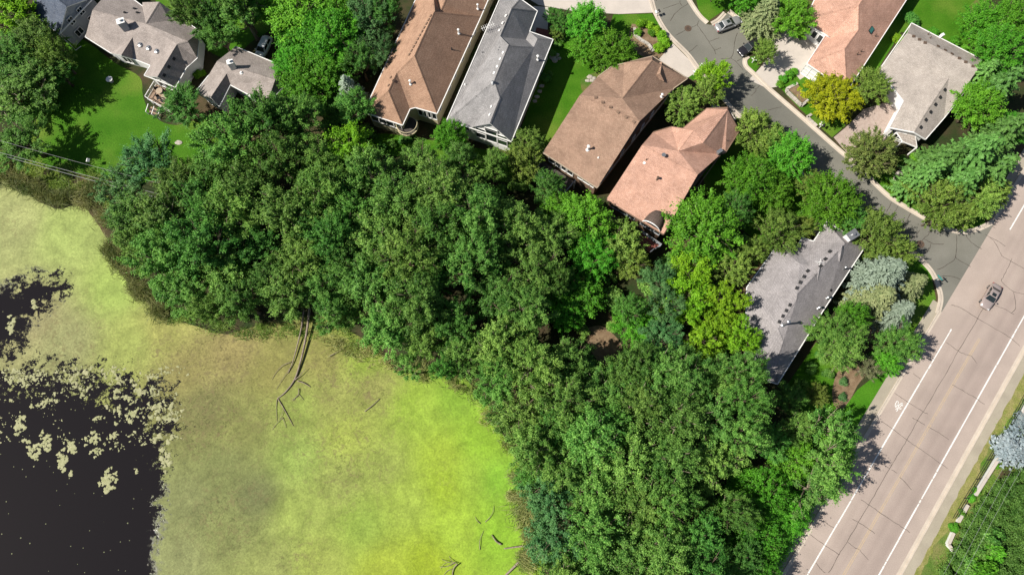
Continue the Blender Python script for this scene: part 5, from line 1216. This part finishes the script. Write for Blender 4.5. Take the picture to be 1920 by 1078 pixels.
# dense low brush on the road bank, bottom, and the thicket behind the white wall: masses nobody could count
def brush(name, poly_px, n, m, hmax, leaf, label, seed, mound=2.2):
    rs = np.random.RandomState(seed); P2 = np.array([W(u, v)[:2] for u, v in poly_px]); lo, hi = P2.min(0), P2.max(0)
    k = int(n / (34 if mound > 1.6 else 75)); cc = rs.uniform(lo, hi, (k * 4, 2)); cc = cc[sdist(cc, P2) < 0][:k]; k = len(cc)
    hh = hmax * rs.uniform(.45, 1.0, k); idx = rs.randint(0, k, n); q = sphere(rs, n, .5); rr = rs.uniform(0, 1, n) ** .45
    C = np.concatenate([cc[idx], (hh * .62)[idx][:, None]], 1) + q * rr[:, None] * np.array([mound * .42, mound * .42, 1]) * np.array([1, 1, 1.0]); C[:, 2] = np.clip(C[:, 2], .05, None)
    me = leaves(name, C, q * .6 + np.array([0, 0, .5]) + rs.normal(size=(n, 3)) * .4, leaf * rs.uniform(.7, 1.4, n), leaf * .5, .45 + rs.normal(size=n) * .2 + rs.normal(size=k)[idx] * .18, m, rs=rs)
    o = bpy.data.objects.new(name, me); col.objects.link(o); return tag(o, label, 'brush', kind='stuff')
brush('bank_brush', [(1370, 880), (1500, 880), (1540, 930), (1520, 955), (1455, 1062), (1440, 1110), (1330, 1110), (1340, 960)], 42000, 'leaf_maple', 1.8, .24, 'bright green brush covering the road bank at the bottom', 1)
brush('thicket', [(1960, 830), (1960, 1110), (1735, 1110), (1775, 1035), (1800, 975), (1850, 910), (1900, 880)], 70000, 'leaf_thicket', 3.6, .26, 'dense green thicket behind the white wall', 2, 1.5)
brush('bank_brush', [(1470, 830), (1560, 760), (1590, 790), (1600, 860), (1560, 930), (1500, 900)], 16000, 'leaf_maple', 1.2, .22, 'low green brush under the pale-trunked roadside trees', 3)

tk = random.Random(8); spots = sorted((tk.uniform(1770, 1915), tk.uniform(930, 1075)) for _ in range(34)); nt_ = 0
TP = np.array([(1925, 900), (1925, 1085), (1765, 1085), (1800, 1010), (1850, 940)], float)
for u, v in spots:
    if sdist(np.array([[u, v]]), TP)[0] < -8 and nt_ < 13:
        bush(tk.choice(['green', 'wood', 'dark', 'wood']), u, v, tk.uniform(15, 25), 'rounded shrub standing out of the thicket behind the wall', 'shrubs standing out of the thicket', 2.0); nt_ += 1
for u, v, r in ((1093, 622, 16), (1148, 612, 15), (1175, 668, 16), (1118, 700, 18)): bush('wood', u, v, r, 'sunlit shrub at the edge of the woodland clearing', 'shrubs round the woodland clearing', 1.0)
for u, v, r in ((1822, 934, 10), (1832, 922, 9), (1803, 962, 9), (1790, 990, 11), (1868, 872, 8), (1894, 830, 8)): bush('green', u, v, r, 'small bush overgrowing the white wall by the verge', 'bushes overgrowing the white wall', .9)
for u, v, r in ((1520, 690, 14), (1540, 668, 13), (1500, 722, 16), (1552, 700, 12)): bush('dark', u, v, r, 'shaded bush under the right eave of the stone-grey roof', 'bushes under the stone-grey eave', .9)
# reeds along the shore: blades leaning every way
def reeds(name, line_px, width, n, label, seed, hh=(1.2, 2.3), m='reed'):
    rs = np.random.RandomState(seed); pl = np.array([W(u, v)[:2] for u, v in line_px]); seg = np.linalg.norm(np.diff(pl, axis=0), axis=1); cum = np.r_[0, seg.cumsum()]
    k = max(8, int(cum[-1] / .9)); ct, co, cz = rs.uniform(0, cum[-1], k), rs.normal(size=(k, 2)) * width * .5, rs.uniform(.25, .8, k); ci = rs.randint(0, k, n)
    t = np.clip(ct[ci] + rs.normal(size=n) * cz[ci], 0, cum[-1] - .01); i = np.clip(np.searchsorted(cum, t) - 1, 0, len(seg) - 1); f = (t - cum[i]) / seg[i]
    base = pl[i] + (pl[i + 1] - pl[i]) * f[:, None] + co[ci] + rs.normal(size=(n, 2)) * (cz[ci] * .8)[:, None]
    h = rs.uniform(*hh, n); lean = rs.normal(size=(n, 2)) * .26 + (rs.normal(size=(k, 2)) * .28)[ci] + np.array([.1, -.05]); C = np.concatenate([base, np.full((n, 1), -.12)], 1)
    tip = np.concatenate([base + lean * h[:, None], h[:, None] * rs.uniform(.65, 1, (n, 1))], 1)
    T = tip - C; mid = (C + tip) / 2
    me = leaves(name, mid, rs.normal(size=(n, 3)) * .7 + np.array([0, 0, 1.2]), np.linalg.norm(T, axis=1), .085, .5 + rs.normal(size=n) * .22 + (rs.normal(size=k) * .3)[ci], m, T, rs)
    o = bpy.data.objects.new(name, me); col.objects.link(o); return tag(o, label, 'reeds', kind='stuff')
reeds('cattail_reeds', [(-10, 320), (35, 340), (70, 360), (110, 378), (150, 358), (185, 395), (205, 440), (228, 500), (262, 548), (310, 582)], 1.7, 8000, 'brownish cattail reeds fringing the upper left shore', 1)
reeds('cattail_reeds', [(960, 880), (985, 920), (985, 980), (978, 1030), (985, 1090)], 1.9, 2200, 'tan and green reeds bent over the duckweed at the lower right shore', 2, (.9, 1.8))
reeds('shore_grass', [(-20, 300), (60, 325), (130, 335), (190, 345), (230, 380)], 2.4, 5000, 'rough green grass between the back lawn and the reeds', 3, (.5, 1.0), 'leaf_olive')
reeds('shore_grass', [(300, 585), (360, 605), (430, 622), (510, 615), (600, 615), (660, 640)], 1.4, 2000, 'dark green sedge under the overhanging trees left of the fallen logs', 6, (.4, .9), 'leaf_olive')
reeds('shore_grass', [(620, 640), (690, 660), (745, 690), (830, 705), (900, 740), (945, 820), (985, 880)], 1.2, 2600, 'brown-green sedge along the middle shore under the trees', 4, (.5, 1.1))
reeds('roadside_grass', [(1965, 712), (1862, 880), (1792, 1000), (1748, 1085)], 2.0, 9000, 'rough grass on the verge right of the main road', 5, (.15, .4), 'leaf_olive')

# ------------------------------------------------------------------ vehicles
def car(name, label, u, v, heading, paint, L_=4.6, Wd=1.8, Hh=1.45, sunroof=True, kind='sedan', group='cars near the houses'):
    p = W(u, v, .6); p.z = .02
    root = thing(name, label, 'car', p, heading, group)
    hl, hw = L_ / 2, Wd / 2; suv = kind == 'suv'
    st = [(-hl, .62, .48, .80), (-hl + .08, .82, .32, .95), (-hl + .45, .93, .24, 1.0), (-hl + 1.1, .98, .2, 1.0), (-.4, 1.0, .2, .96), (.5, 1.0, .2, .93), (1.1, .98, .2, .90), (hl - .55, .93, .22, .82), (hl - .12, .80, .28, .70), (hl, .58, .42, .60)]
    vs = []
    for x, w, zb, zt in st:
        w *= hw; zt = zt * (1.12 if suv else 1.0)
        zm = zb + (zt - zb) * .55
        vs += [(x, -w * .9, zb), (x, -w, zm), (x, -w * .93, zt - .04), (x, -w * .6, zt + .03), (x, 0, zt + .05), (x, w * .6, zt + .03), (x, w * .93, zt - .04), (x, w, zm), (x, w * .9, zb)]
    q = 9; fs = [(i * q + j, (i + 1) * q + j, (i + 1) * q + j + 1, i * q + j + 1) for i in range(len(st) - 1) for j in range(q - 1)]
    fs += [(i * q + q - 1, (i + 1) * q + q - 1, (i + 1) * q, i * q) for i in range(len(st) - 1)] + [tuple(range(q)), tuple(range(len(st) * q - 1, len(st) * q - q - 1, -1))]
    MB().add(vs, fs).build('body', paint, root, smooth=True)
    zb = 1.02 * (1.1 if suv else 1); zr = Hh * (1.15 if suv else 1)
    bx0, bx1 = (-hl + .25, .95) if suv else (-hl + .62, 1.0); tx0, tx1 = (-hl + .55, .25) if suv else (-hl + 1.35, .22)
    wb, wt = hw * .86, hw * .66
    def cabin(z, x0, x1, w, n=1): return [(x0, -w, z), (x1, -w, z), (x1, w, z), (x0, w, z)]
    lo, hi = cabin(zb - .1, bx0, bx1, wb), cabin(zr - .05, tx0, tx1, wt); top = cabin(zr, tx0 + .2, tx1 - .18, wt * .82)
    MB().add(lo + hi + top, [(0, 1, 5, 4), (1, 2, 6, 5), (2, 3, 7, 6), (3, 0, 4, 7), (4, 5, 9, 8), (5, 6, 10, 9), (6, 7, 11, 10), (7, 4, 8, 11), (8, 9, 10, 11)]).build('cabin', paint, root, smooth=False)
    lov, hiv = [Vector(x) for x in lo], [Vector(x) for x in hi]
    def pane(name, a, b, c, d, m=.1, mz=.12):
        a, b, c, d = (Vector(x) for x in (a, b, c, d)); n = (b - a).cross(d - a).normalized() * .012
        f = lambda s, t: a.lerp(b, s).lerp(d.lerp(c, s), t) + n
        MB().add([f(m, mz), f(1 - m, mz), f(1 - m, 1 - mz), f(m, 1 - mz)], [(0, 1, 2, 3)]).build(name, 'glass', root)
    pane('windscreen', lov[1], lov[2], hiv[2], hiv[1], .04, .07); pane('rear_window', lov[3], lov[0], hiv[0], hiv[3], .05, .07)
    for i, j in ((0, 1), (2, 3)):
        a, b, c, d = lov[i], lov[j], hiv[j], hiv[i]
        pane('side_window', a.lerp(b, .10), a.lerp(b, .48), d.lerp(c, .48), d.lerp(c, .06), .02, .12); pane('side_window', a.lerp(b, .52), a.lerp(b, .88), d.lerp(c, .93), d.lerp(c, .52), .02, .12)
    if sunroof: MB().box(((tx0 + tx1) / 2 + .25, 0, zr + .008), (.55, wt * 1.05, .02)).build('sunroof', 'glass', root)
    wl = MB().lathe((0, 0, -.11), [(.22, 0), (.31, .01), (.335, .05), (.335, .17), (.31, .21), (.22, .22)], 18); rm = MB().lathe((0, 0, -.12), [(.03, 0), (.21, .005), (.215, .1), (.215, .14), (.21, .235), (.03, .24)], 10)
    for x in (-hl + .85, hl - .88):
        for s in (-1, 1):
            w = MB(); w.v = [(a, c, b) for a, b, c in wl.v]; w.f = wl.f; w.mi = wl.mi; w.v = [(a + x, b + s * (hw - .12), c + .33) for a, b, c in w.v]
            wo = w.build('wheel', 'tyre', root)
            w = MB(); w.v = [(a + x, c + s * (hw - .12), b + .33) for a, b, c in rm.v]; w.f = rm.f; w.mi = rm.mi; w.build('rim', 'grey_metal', wo)
    for s in (-1, 1):
        MB().box((hl - .16, s * hw * .62, .64), (.22, .34, .14)).build('headlight', 'lamp_glass', root); MB().box((-hl + .1, s * hw * .66, .82), (.16, .32, .14)).build('tail_light', 'red_lamp', root)
        MB().box((.72, s * (hw + .08), 1.0), (.14, .24, .15)).build('wing_mirror', paint, root)
    MB().box((hl - .02, 0, .42), (.06, 1.0, .1)).build('grille', 'dark_metal', root)
    return root
def heading(a, b):
    p, q = W(*a, .6), W(*b, .6); d = q - p; return math.atan2(d.y, d.x)
car('driving_car', 'pinkish-silver sedan with sunroof driving on the main road', 1857, 556, heading((1868, 537), (1845, 578)), 'pink_silver_paint', 4.5, group=None)
car('parked_car', 'silver sedan with dark sunroof in the parking bay', 1365, 46, heading((1343, 55), (1388, 37)), 'silver_paint', 4.9, group='cars parked in the bay')
car('parked_car', 'black car half under the tree in the parking bay', 1406, 89, heading((1422, 80), (1392, 98)), 'black_paint', 4.6, group='cars parked in the bay')
car('parked_car', 'white car glimpsed under trees beside the small slate house', 494, 92, heading((500, 78), (487, 104)), 'white_car_paint', 4.7, kind='suv', sunroof=False, group=None)

# ------------------------------------------------------------------ boundary wall, fence, overhead wires on the right
wl = [(1932, 742), (1919, 766), (1904, 804), (1878, 846), (1846, 896), (1826, 928)]
def walling(name, label, line, h, group):
    pts = [W(u, v, h / 2) for u, v in line]; root = thing(name, label, 'wall', (pts[0].x, pts[0].y, 0), 0, group); off = root.location
    for a, b in zip(pts[:-1], pts[1:]):
        a, b = Vector((a.x, a.y, h / 2)), Vector((b.x, b.y, h / 2)); d = (b - a).normalized() * .02
        MB().beam(a + d, b - d, .28, h).build('wall_panel', 'white_siding', root, off)
        MB().beam(a + d + Vector((0, 0, h / 2 + .04)), b - d + Vector((0, 0, h / 2 + .04)), .4, .09).build('coping', 'concrete', root, off)
        q = Vector((d.y, -d.x, 0)).normalized() * .19; q = q if q.x > 0 else -q; MB().beam(a + d + q, b - d + q, .04, h * .9).build('back_panel', 'brick_red', root, off)
    return root
walling('boundary_wall', 'long white wall with red back beside the verge, behind it the junipers', wl, .85, 'white walls right of the road')
walling('boundary_wall', 'short overgrown white wall between the junipers and the thicket', [(1813, 946), (1795, 978)], .6, 'white walls right of the road')
walling('boundary_wall', 'white wall end turning a corner at the foot of the thicket', [(1786, 998), (1776, 1020), (1792, 1040)], .65, 'white walls right of the road')
pts = [W(u, v, .6) for u, v in ((1930, 728), (1905, 776), (1880, 820), (1855, 862), (1834, 898), (1812, 934), (1790, 972))]
fr = thing('chain_fence', 'black railed fence in front of the long white wall', 'fence', (pts[0].x, pts[0].y, 0))
for a, b in zip(pts[:-1], pts[1:]):
    for z in (.15, .62, 1.1): MB().beam((a.x, a.y, z), (b.x, b.y, z), .06, .05).build('rail', 'dark_metal', fr, fr.location)
    MB().tube([(a.x, a.y, -.1), (a.x, a.y, 1.2)], .05, 6).build('post', 'dark_metal', fr, fr.location)
def wire(label, a, b, z, sag, r, group):
    p, q = W(*a, z), W(*b, z); pts = []
    for k in range(25):
        t = k / 24; c = p.lerp(q, t); c.z -= sag * 4 * t * (1 - t); pts.append(c)
    mb = MB().tube(pts, r, 5); return single('overhead_wire', mb, 'cable', label, 'wire', tuple(p), group)
wire('single thin upper wire crossing the back lawn shade', (-60, 247), (330, 352), 8, .5, .02, 'wires over the back lawn')
wire('upper cable of the thick bundle over the shore grass', (-60, 270), (330, 372), 7, .4, .03, 'wires over the back lawn')
wire('lower cable of the thick bundle over the shore grass', (-60, 274), (330, 380), 6.6, .4, .035, 'wires over the back lawn')
wire('left of three wires over the thicket', (1925, 805), (1770, 1075), 7, .3, .013, 'wires over the thicket')
wire('middle of three wires over the thicket', (1935, 815), (1790, 1080), 7, .3, .013, 'wires over the thicket')
wire('right of three wires over the thicket', (1950, 820), (1806, 1080), 7, .3, .013, 'wires over the thicket')

# ------------------------------------------------------------------ dead wood in the pond
def log(name, label, parts, group='dead wood in the pond', m='dead_wood'):
    p0 = W(*parts[0][0][0]); root = thing(name, label, 'log', (p0.x, p0.y, -.1), 0, group)
    for i, (pl, r0, r1) in enumerate(parts):
        pts = smoothline([W(u, v, z) for u, v, z in pl], 5); k = len(pts)
        mb = MB().tube(pts, [r0 + (r1 - r0) * j / (k - 1) for j in range(k)], 7); mb.build('stem' if i == 0 else 'branch', m, root, root.location, True)
log('fallen_log', 'right, thicker of the two long logs fallen from the wood into the pond', [([(581, 575, .9), (577, 610, .6), (571, 645, .35), (563, 680, .15), (552, 712, 0), (535, 735, -.05), (520, 747, -.1)], .21, .08), ([(553, 712, 0), (562, 704, .2), (574, 690, .3)], .08, .03), ([(558, 714, 0), (570, 718, .05), (582, 725, -.1)], .09, .05),
    ([(521, 747, -.08), (530, 762, -.05), (540, 780, -.05), (550, 798, -.1)], .08, .03), ([(520, 747, -.08), (518, 765, -.06), (520, 790, -.1)], .05, .02), ([(532, 766, -.05), (528, 778, .05), (524, 786, -.1)], .04, .02), ([(530, 782, -.05), (534, 795, 0), (537, 802, -.1)], .04, .02), ([(530, 783, 0), (520, 792, 0), (510, 806, -.1)], .04, .02)])
log('fallen_log', 'left, thinner of the two long logs fallen from the wood into the pond', [([(570, 580, .8), (565, 615, .5), (558, 645, .25), (549, 678, .1), (540, 700, -.1)], .14, .06), ([(547, 678, .1), (530, 685, .1), (518, 698, -.05), (510, 712, -.1)], .05, .02), ([(544, 690, 0), (530, 710, 0), (518, 730, -.1)], .04, .02)])
log('fallen_branch', 'three-forked grey branch lying right of the fallen logs', [([(560, 728, 0), (559, 740, 0), (548, 750, -.1)], .07, .03), ([(559, 738, 0), (570, 750, -.1)], .04, .02), ([(556, 742, 0), (550, 752, -.1)], .03, .02)])
log('fallen_branch', 'pale stick at the edge of the clear green water', [([(617, 668, 0), (632, 660, .1), (648, 650, .05)], .06, .04)])
log('fallen_branch', 'single straight stick on the duckweed in mid pond', [([(684, 771, -.05), (698, 760, .05), (712, 747, -.05)], .07, .04)])
log('fallen_branch', 'many-twigged dead branch sticking up at the bottom edge of the pond', [([(858, 1056, .3), (850, 1066, .1), (848, 1082, -.1)], .09, .05), ([(856, 1055, .2), (848, 1052, .2), (842, 1042, -.1)], .06, .02), ([(853, 1056, .2), (840, 1053, .2), (828, 1048, -.1)], .05, .02), ([(850, 1056, .1), (836, 1062, .2), (824, 1062, -.1)], .05, .02), ([(848, 1066, .1), (838, 1070, .1), (832, 1078, -.1)], .05, .02), ([(840, 1054, .15), (832, 1057, .1), (826, 1066, -.1)], .03, .015)])
log('fallen_branch', 'curved thin twig upright on the bright duckweed', [([(900, 1030, -.1), (899, 1018, .1), (901, 1008, 0), (907, 994, -.1)], .05, .02)])
log('fallen_branch', 'twig bundle above the curved twig on the bright duckweed', [([(910, 978, -.1), (917, 971, .05), (924, 960, .05), (926, 948, -.1)], .05, .02), ([(901, 981, -.1), (894, 975, 0), (891, 968, -.1)], .05, .02)])
log('fallen_log', 'thick tan log among the bent reeds at the bottom right shore', [([(998, 1022, .5), (984, 1040, .3), (968, 1058, .1), (948, 1078, -.1)], .22, .15), ([(997, 1022, .5), (975, 1024, .3), (945, 1028, 0)], .16, .08)])
log('fallen_log', 'short dark stub pointing out of the bent reeds', [([(922, 1002, 0), (930, 1014, .1), (940, 1020, 0)], .06, .14)])

# ------------------------------------------------------------------ street furniture and small garden things
def mailbox(u, v, label, rz, n=2):
    p = W(u, v); root = thing('mailbox', label, 'mailbox', p, rz, 'kerbside mailboxes')
    MB().beam((0, 0, 0), (0, 0, 1.05), .12, .12).build('post', 'white_trim', root); MB().beam((-.45, 0, 1.02), (.45, 0, 1.02), .1, .08).build('arm', 'white_trim', root)
    for k in range(n):
        x = -.28 + .56 * k if n > 1 else 0; prof = [(-.14, 0), (.14, 0), (.14, .14), (.1, .23), (0, .27), (-.1, .23), (-.14, .14)]
        vs = [(x + a, y, 1.06 + b) for y in (-.27, .27) for a, b in prof]
        MB().add(vs, [tuple(range(7)), tuple(range(13, 6, -1))] + [(i, i + 7, (i + 1) % 7 + 7, (i + 1) % 7) for i in range(7)]).build('box', 'white_trim' if k == 0 else ('dark_metal' if n > 1 else 'white_trim'), root)
mailbox(1231, 30, 'paired white and black mailboxes at the mouth of the wide driveway', .4); mailbox(1314, 131, 'white mailboxes on the kerb under the yellow-green street tree', -.6); mailbox(1300, 142, 'white mailbox set back beside the taupe roof corner', -.6, 1)
mailbox(1536, 240, 'white mailboxes on the kerb below the golden tree', -.6); mailbox(1410, 118, 'white mailbox on the small lawn corner below the black car', -.5, 1)
def rock(name, u, v, r, label, group=None, m='stone', h=.55, seed=0):
    rs = np.random.RandomState(seed + int(u)); p = W(u, v); n = 10; vs = [(p.x, p.y, r * h * 1.0)]
    for q, z in ((.55, .92), (.92, .55), (1.0, .12), (.9, -.2)):
        for j in range(n): a = 6.283 * j / n; k = r * q * rs.uniform(.78, 1.15); vs.append((p.x + k * math.cos(a) * 1.15, p.y + k * math.sin(a) * .85, r * h * z))
    fs = [(0, 1 + j, 1 + (j + 1) % n) for j in range(n)] + [(1 + i * n + j, 1 + (i + 1) * n + j, 1 + (i + 1) * n + (j + 1) % n, 1 + i * n + (j + 1) % n) for i in range(3) for j in range(n)]
    return single(name, MB().add(vs, fs), m, label, 'rock', tuple(p), group)
rock('boulder', 1706, 341, .85, 'large flat pink-grey boulder beside the stepping path', seed=2); rock('flat_stone', 335, 268, .55, 'pale flat stone lying on the back lawn', h=.25)
for i, (u, v, r) in enumerate(((1036, 108, .55), (1044, 104, .45), (1040, 114, .5), (1048, 110, .35))): rock('boulder', u, v, r, ORD[i] + ' boulder of the shaded rock pile right of the grey-roofed house', 'rock pile by the grey-roofed house', seed=i)
for i, (u, v, r) in enumerate(((1106, 145, .5), (1110, 152, .45), (1102, 152, .4), (1114, 147, .35))): rock('boulder', u, v, r, ORD[i] + ' white boulder at the left corner of the taupe roof', 'white boulders by the taupe roof', seed=i + 9)
for i, (u, v, r) in enumerate(((1016, 162, .4), (1012, 172, .4), (1007, 182, .4), (1003, 190, .35))): rock('edging_stone', u, v, r, ORD[i] + ' edging stone down the shaded side of the grey roof', 'edging stones under the grey eave', seed=i + 19)
# planter of dressed stone in front of the rose-roofed house, and a low edging by the mailboxes
def planter(label, px, h, m='concrete', group='stone edgings'):
    pts = [W(u, v, h) for u, v in px]; root = thing('stone_planter', label, 'planter', (pts[0].x, pts[0].y, 0), 0, group); k = len(pts)
    for a, b in zip(pts[:-1], pts[1:]):
        l = (b - a).length; c = max(1, int(l / .62)); d = (b - a).normalized()
        for row in range(2):
            for j in range(c):
                s = (j + (0 if row else .0)) / c; e_ = (j + 1) / c; p, q = a.lerp(b, s) + d * .012, a.lerp(b, e_) - d * .012; z = h * (.25 + .5 * row)
                MB().beam((p.x, p.y, z), (q.x, q.y, z), .42 + .02 * ((j + row) % 2), h * .49).build('stone_block', 'stone' if (j + row) % 3 else 'concrete', root, root.location)
    return root
planter('low stone planter wall on the strip of lawn before the golden tree', [(1496, 156), (1476, 166), (1478, 172), (1504, 197), (1516, 187)], .55)
planter('short stone edging beside the mailboxes under the golden tree', [(1522, 214), (1514, 219), (1532, 236)], .3)
planter('curved stone edging of the hedge bed by the side street', [(1190, 52), (1190, 64), (1202, 74), (1216, 82), (1226, 96)], .4)
sheet('planter_soil', [(1496, 158), (1478, 167), (1504, 193), (1514, 185)], .42, 'mulch')
def manhole(u, v, label):
    p = W(u, v); root = thing('manhole_cover', label, 'manhole', (p.x, p.y, .012), 0, 'manholes in the side street')
    MB().lathe((0, 0, 0), [(.62, 0), (.62, .012), (.5, .014), (.5, .004)], 28).build('ring', 'rust_iron', root); lid = MB().lathe((0, 0, 0), [(.46, .003), (.46, .014), (.02, .016)], 24).build('lid', 'rust_iron', root)
    for k in range(-2, 3): MB().box((0, k * .14, .018), (.6 - abs(k) * .12, .05, .012)).build('rib', 'dark_metal', lid)
manhole(1290, 54, 'round iron manhole cover in the street near the silver car'); manhole(1726, 458, 'round manhole cover in the street above the spruces')
p = W(1761, 521, 2.8); p.z = 0; sg = thing('street_sign', 'teal street name sign on a post at the street corner', 'sign', p, .6)
MB().tube([(0, 0, -.1), (0, 0, 2.9)], .045, 8).build('post', 'grey_metal', sg); MB().box((0, 0, 2.75), (1.0, .03, .24)).build('sign_plate', 'teal_sign', sg); MB().box((0, 0, 3.0), (.03, 1.0, .24)).build('sign_plate', 'teal_sign', sg)
# things on the back lawn
p = W(168, 303, 1.3); bh = thing('bird_feeder', 'white bird feeder on a thin post near the wires on the back lawn', 'feeder', (p.x, p.y, 0))
MB().tube([(0, 0, 0), (0, 0, 1.5)], .035, 6).build('post', 'grey_metal', bh); MB().add([(-.28, -.28, 1.75), (.28, -.28, 1.75), (.28, .28, 1.75), (-.28, .28, 1.75), (0, -.28, 2.0), (0, .28, 2.0)], [(0, 1, 4), (2, 3, 5), (0, 4, 5, 3), (4, 1, 2, 5), (3, 2, 1, 0)]).build('roof', 'white_trim', bh); MB().box((0, 0, 1.62), (.36, .36, .26)).build('box', 'deck_wood', bh)
p = W(206, 150, .6); bb = thing('bird_bath', 'pale round bird bath in the shade on the back lawn', 'bird bath', (p.x, p.y, 0))
MB().lathe((0, 0, 0), [(.3, 0), (.26, .08), (.1, .16), (.09, .6), (.16, .68)], 14).build('pedestal', 'stone', bb); MB().lathe((0, 0, .68), [(.16, 0), (.5, .1), (.55, .16), (.48, .16), (.1, .08)], 18).build('bowl', 'white_siding', bb)
p = W(35, 345, 0); single('float', MB().lathe(tuple(p + Vector((0, 0, -.1))), [(.05, 0), (.24, .06), (.32, .2), (.26, .36), (.08, .44)], 14), 'white_trim', 'small white float lying at the reedy shore', 'float', tuple(p), smooth=True)
# deck furniture
def table(u, v, label):
    p = W(u, v, 1.3); t = thing('patio_table', label, 'table', (p.x, p.y, .70)); MB().lathe((0, 0, .68), [(.55, 0), (.58, .02), (.55, .05), (.02, .06)], 20).build('table_top', 'tan_fabric', t); MB().tube([(0, 0, 0), (0, 0, .7)], .05, 6).build('pedestal', 'dark_metal', t); MB().lathe((0, 0, 0), [(.3, 0), (.28, .04), (.05, .06)], 12).build('base', 'dark_metal', t)
def chair(u, v, rz, label, m='dark_metal'):
    p = W(u, v, 1.1); t = thing('patio_chair', label, 'chair', (p.x, p.y, .70), rz, 'chairs on the deck')
    MB().box((0, 0, .44), (.55, .55, .08)).build('seat', m, t); MB().box((-.26, 0, .74), (.07, .55, .55)).build('backrest', m, t)
    for a in (-.24, .24):
        for b in (-.24, .24): MB().beam((a, b, 0), (a, b, .42), .05, .05).build('leg', 'dark_metal', t)
table(299, 171, 'round tan table on the timber deck'); table(309, 182, 'second, smaller-looking table lower on the timber deck')
for i, (u, v, rz, w) in enumerate(((294, 166, .3, 'upper left of'), (305, 172, 3.2, 'right of'), (311, 177, 1.0, 'between the tables beside'), (297, 184, 5.0, 'lower left, away from'), (305, 189, 4.2, 'lowest, below'))): chair(u, v, rz, 'dark patio chair on the timber deck, ' + w + ' the round tan table')
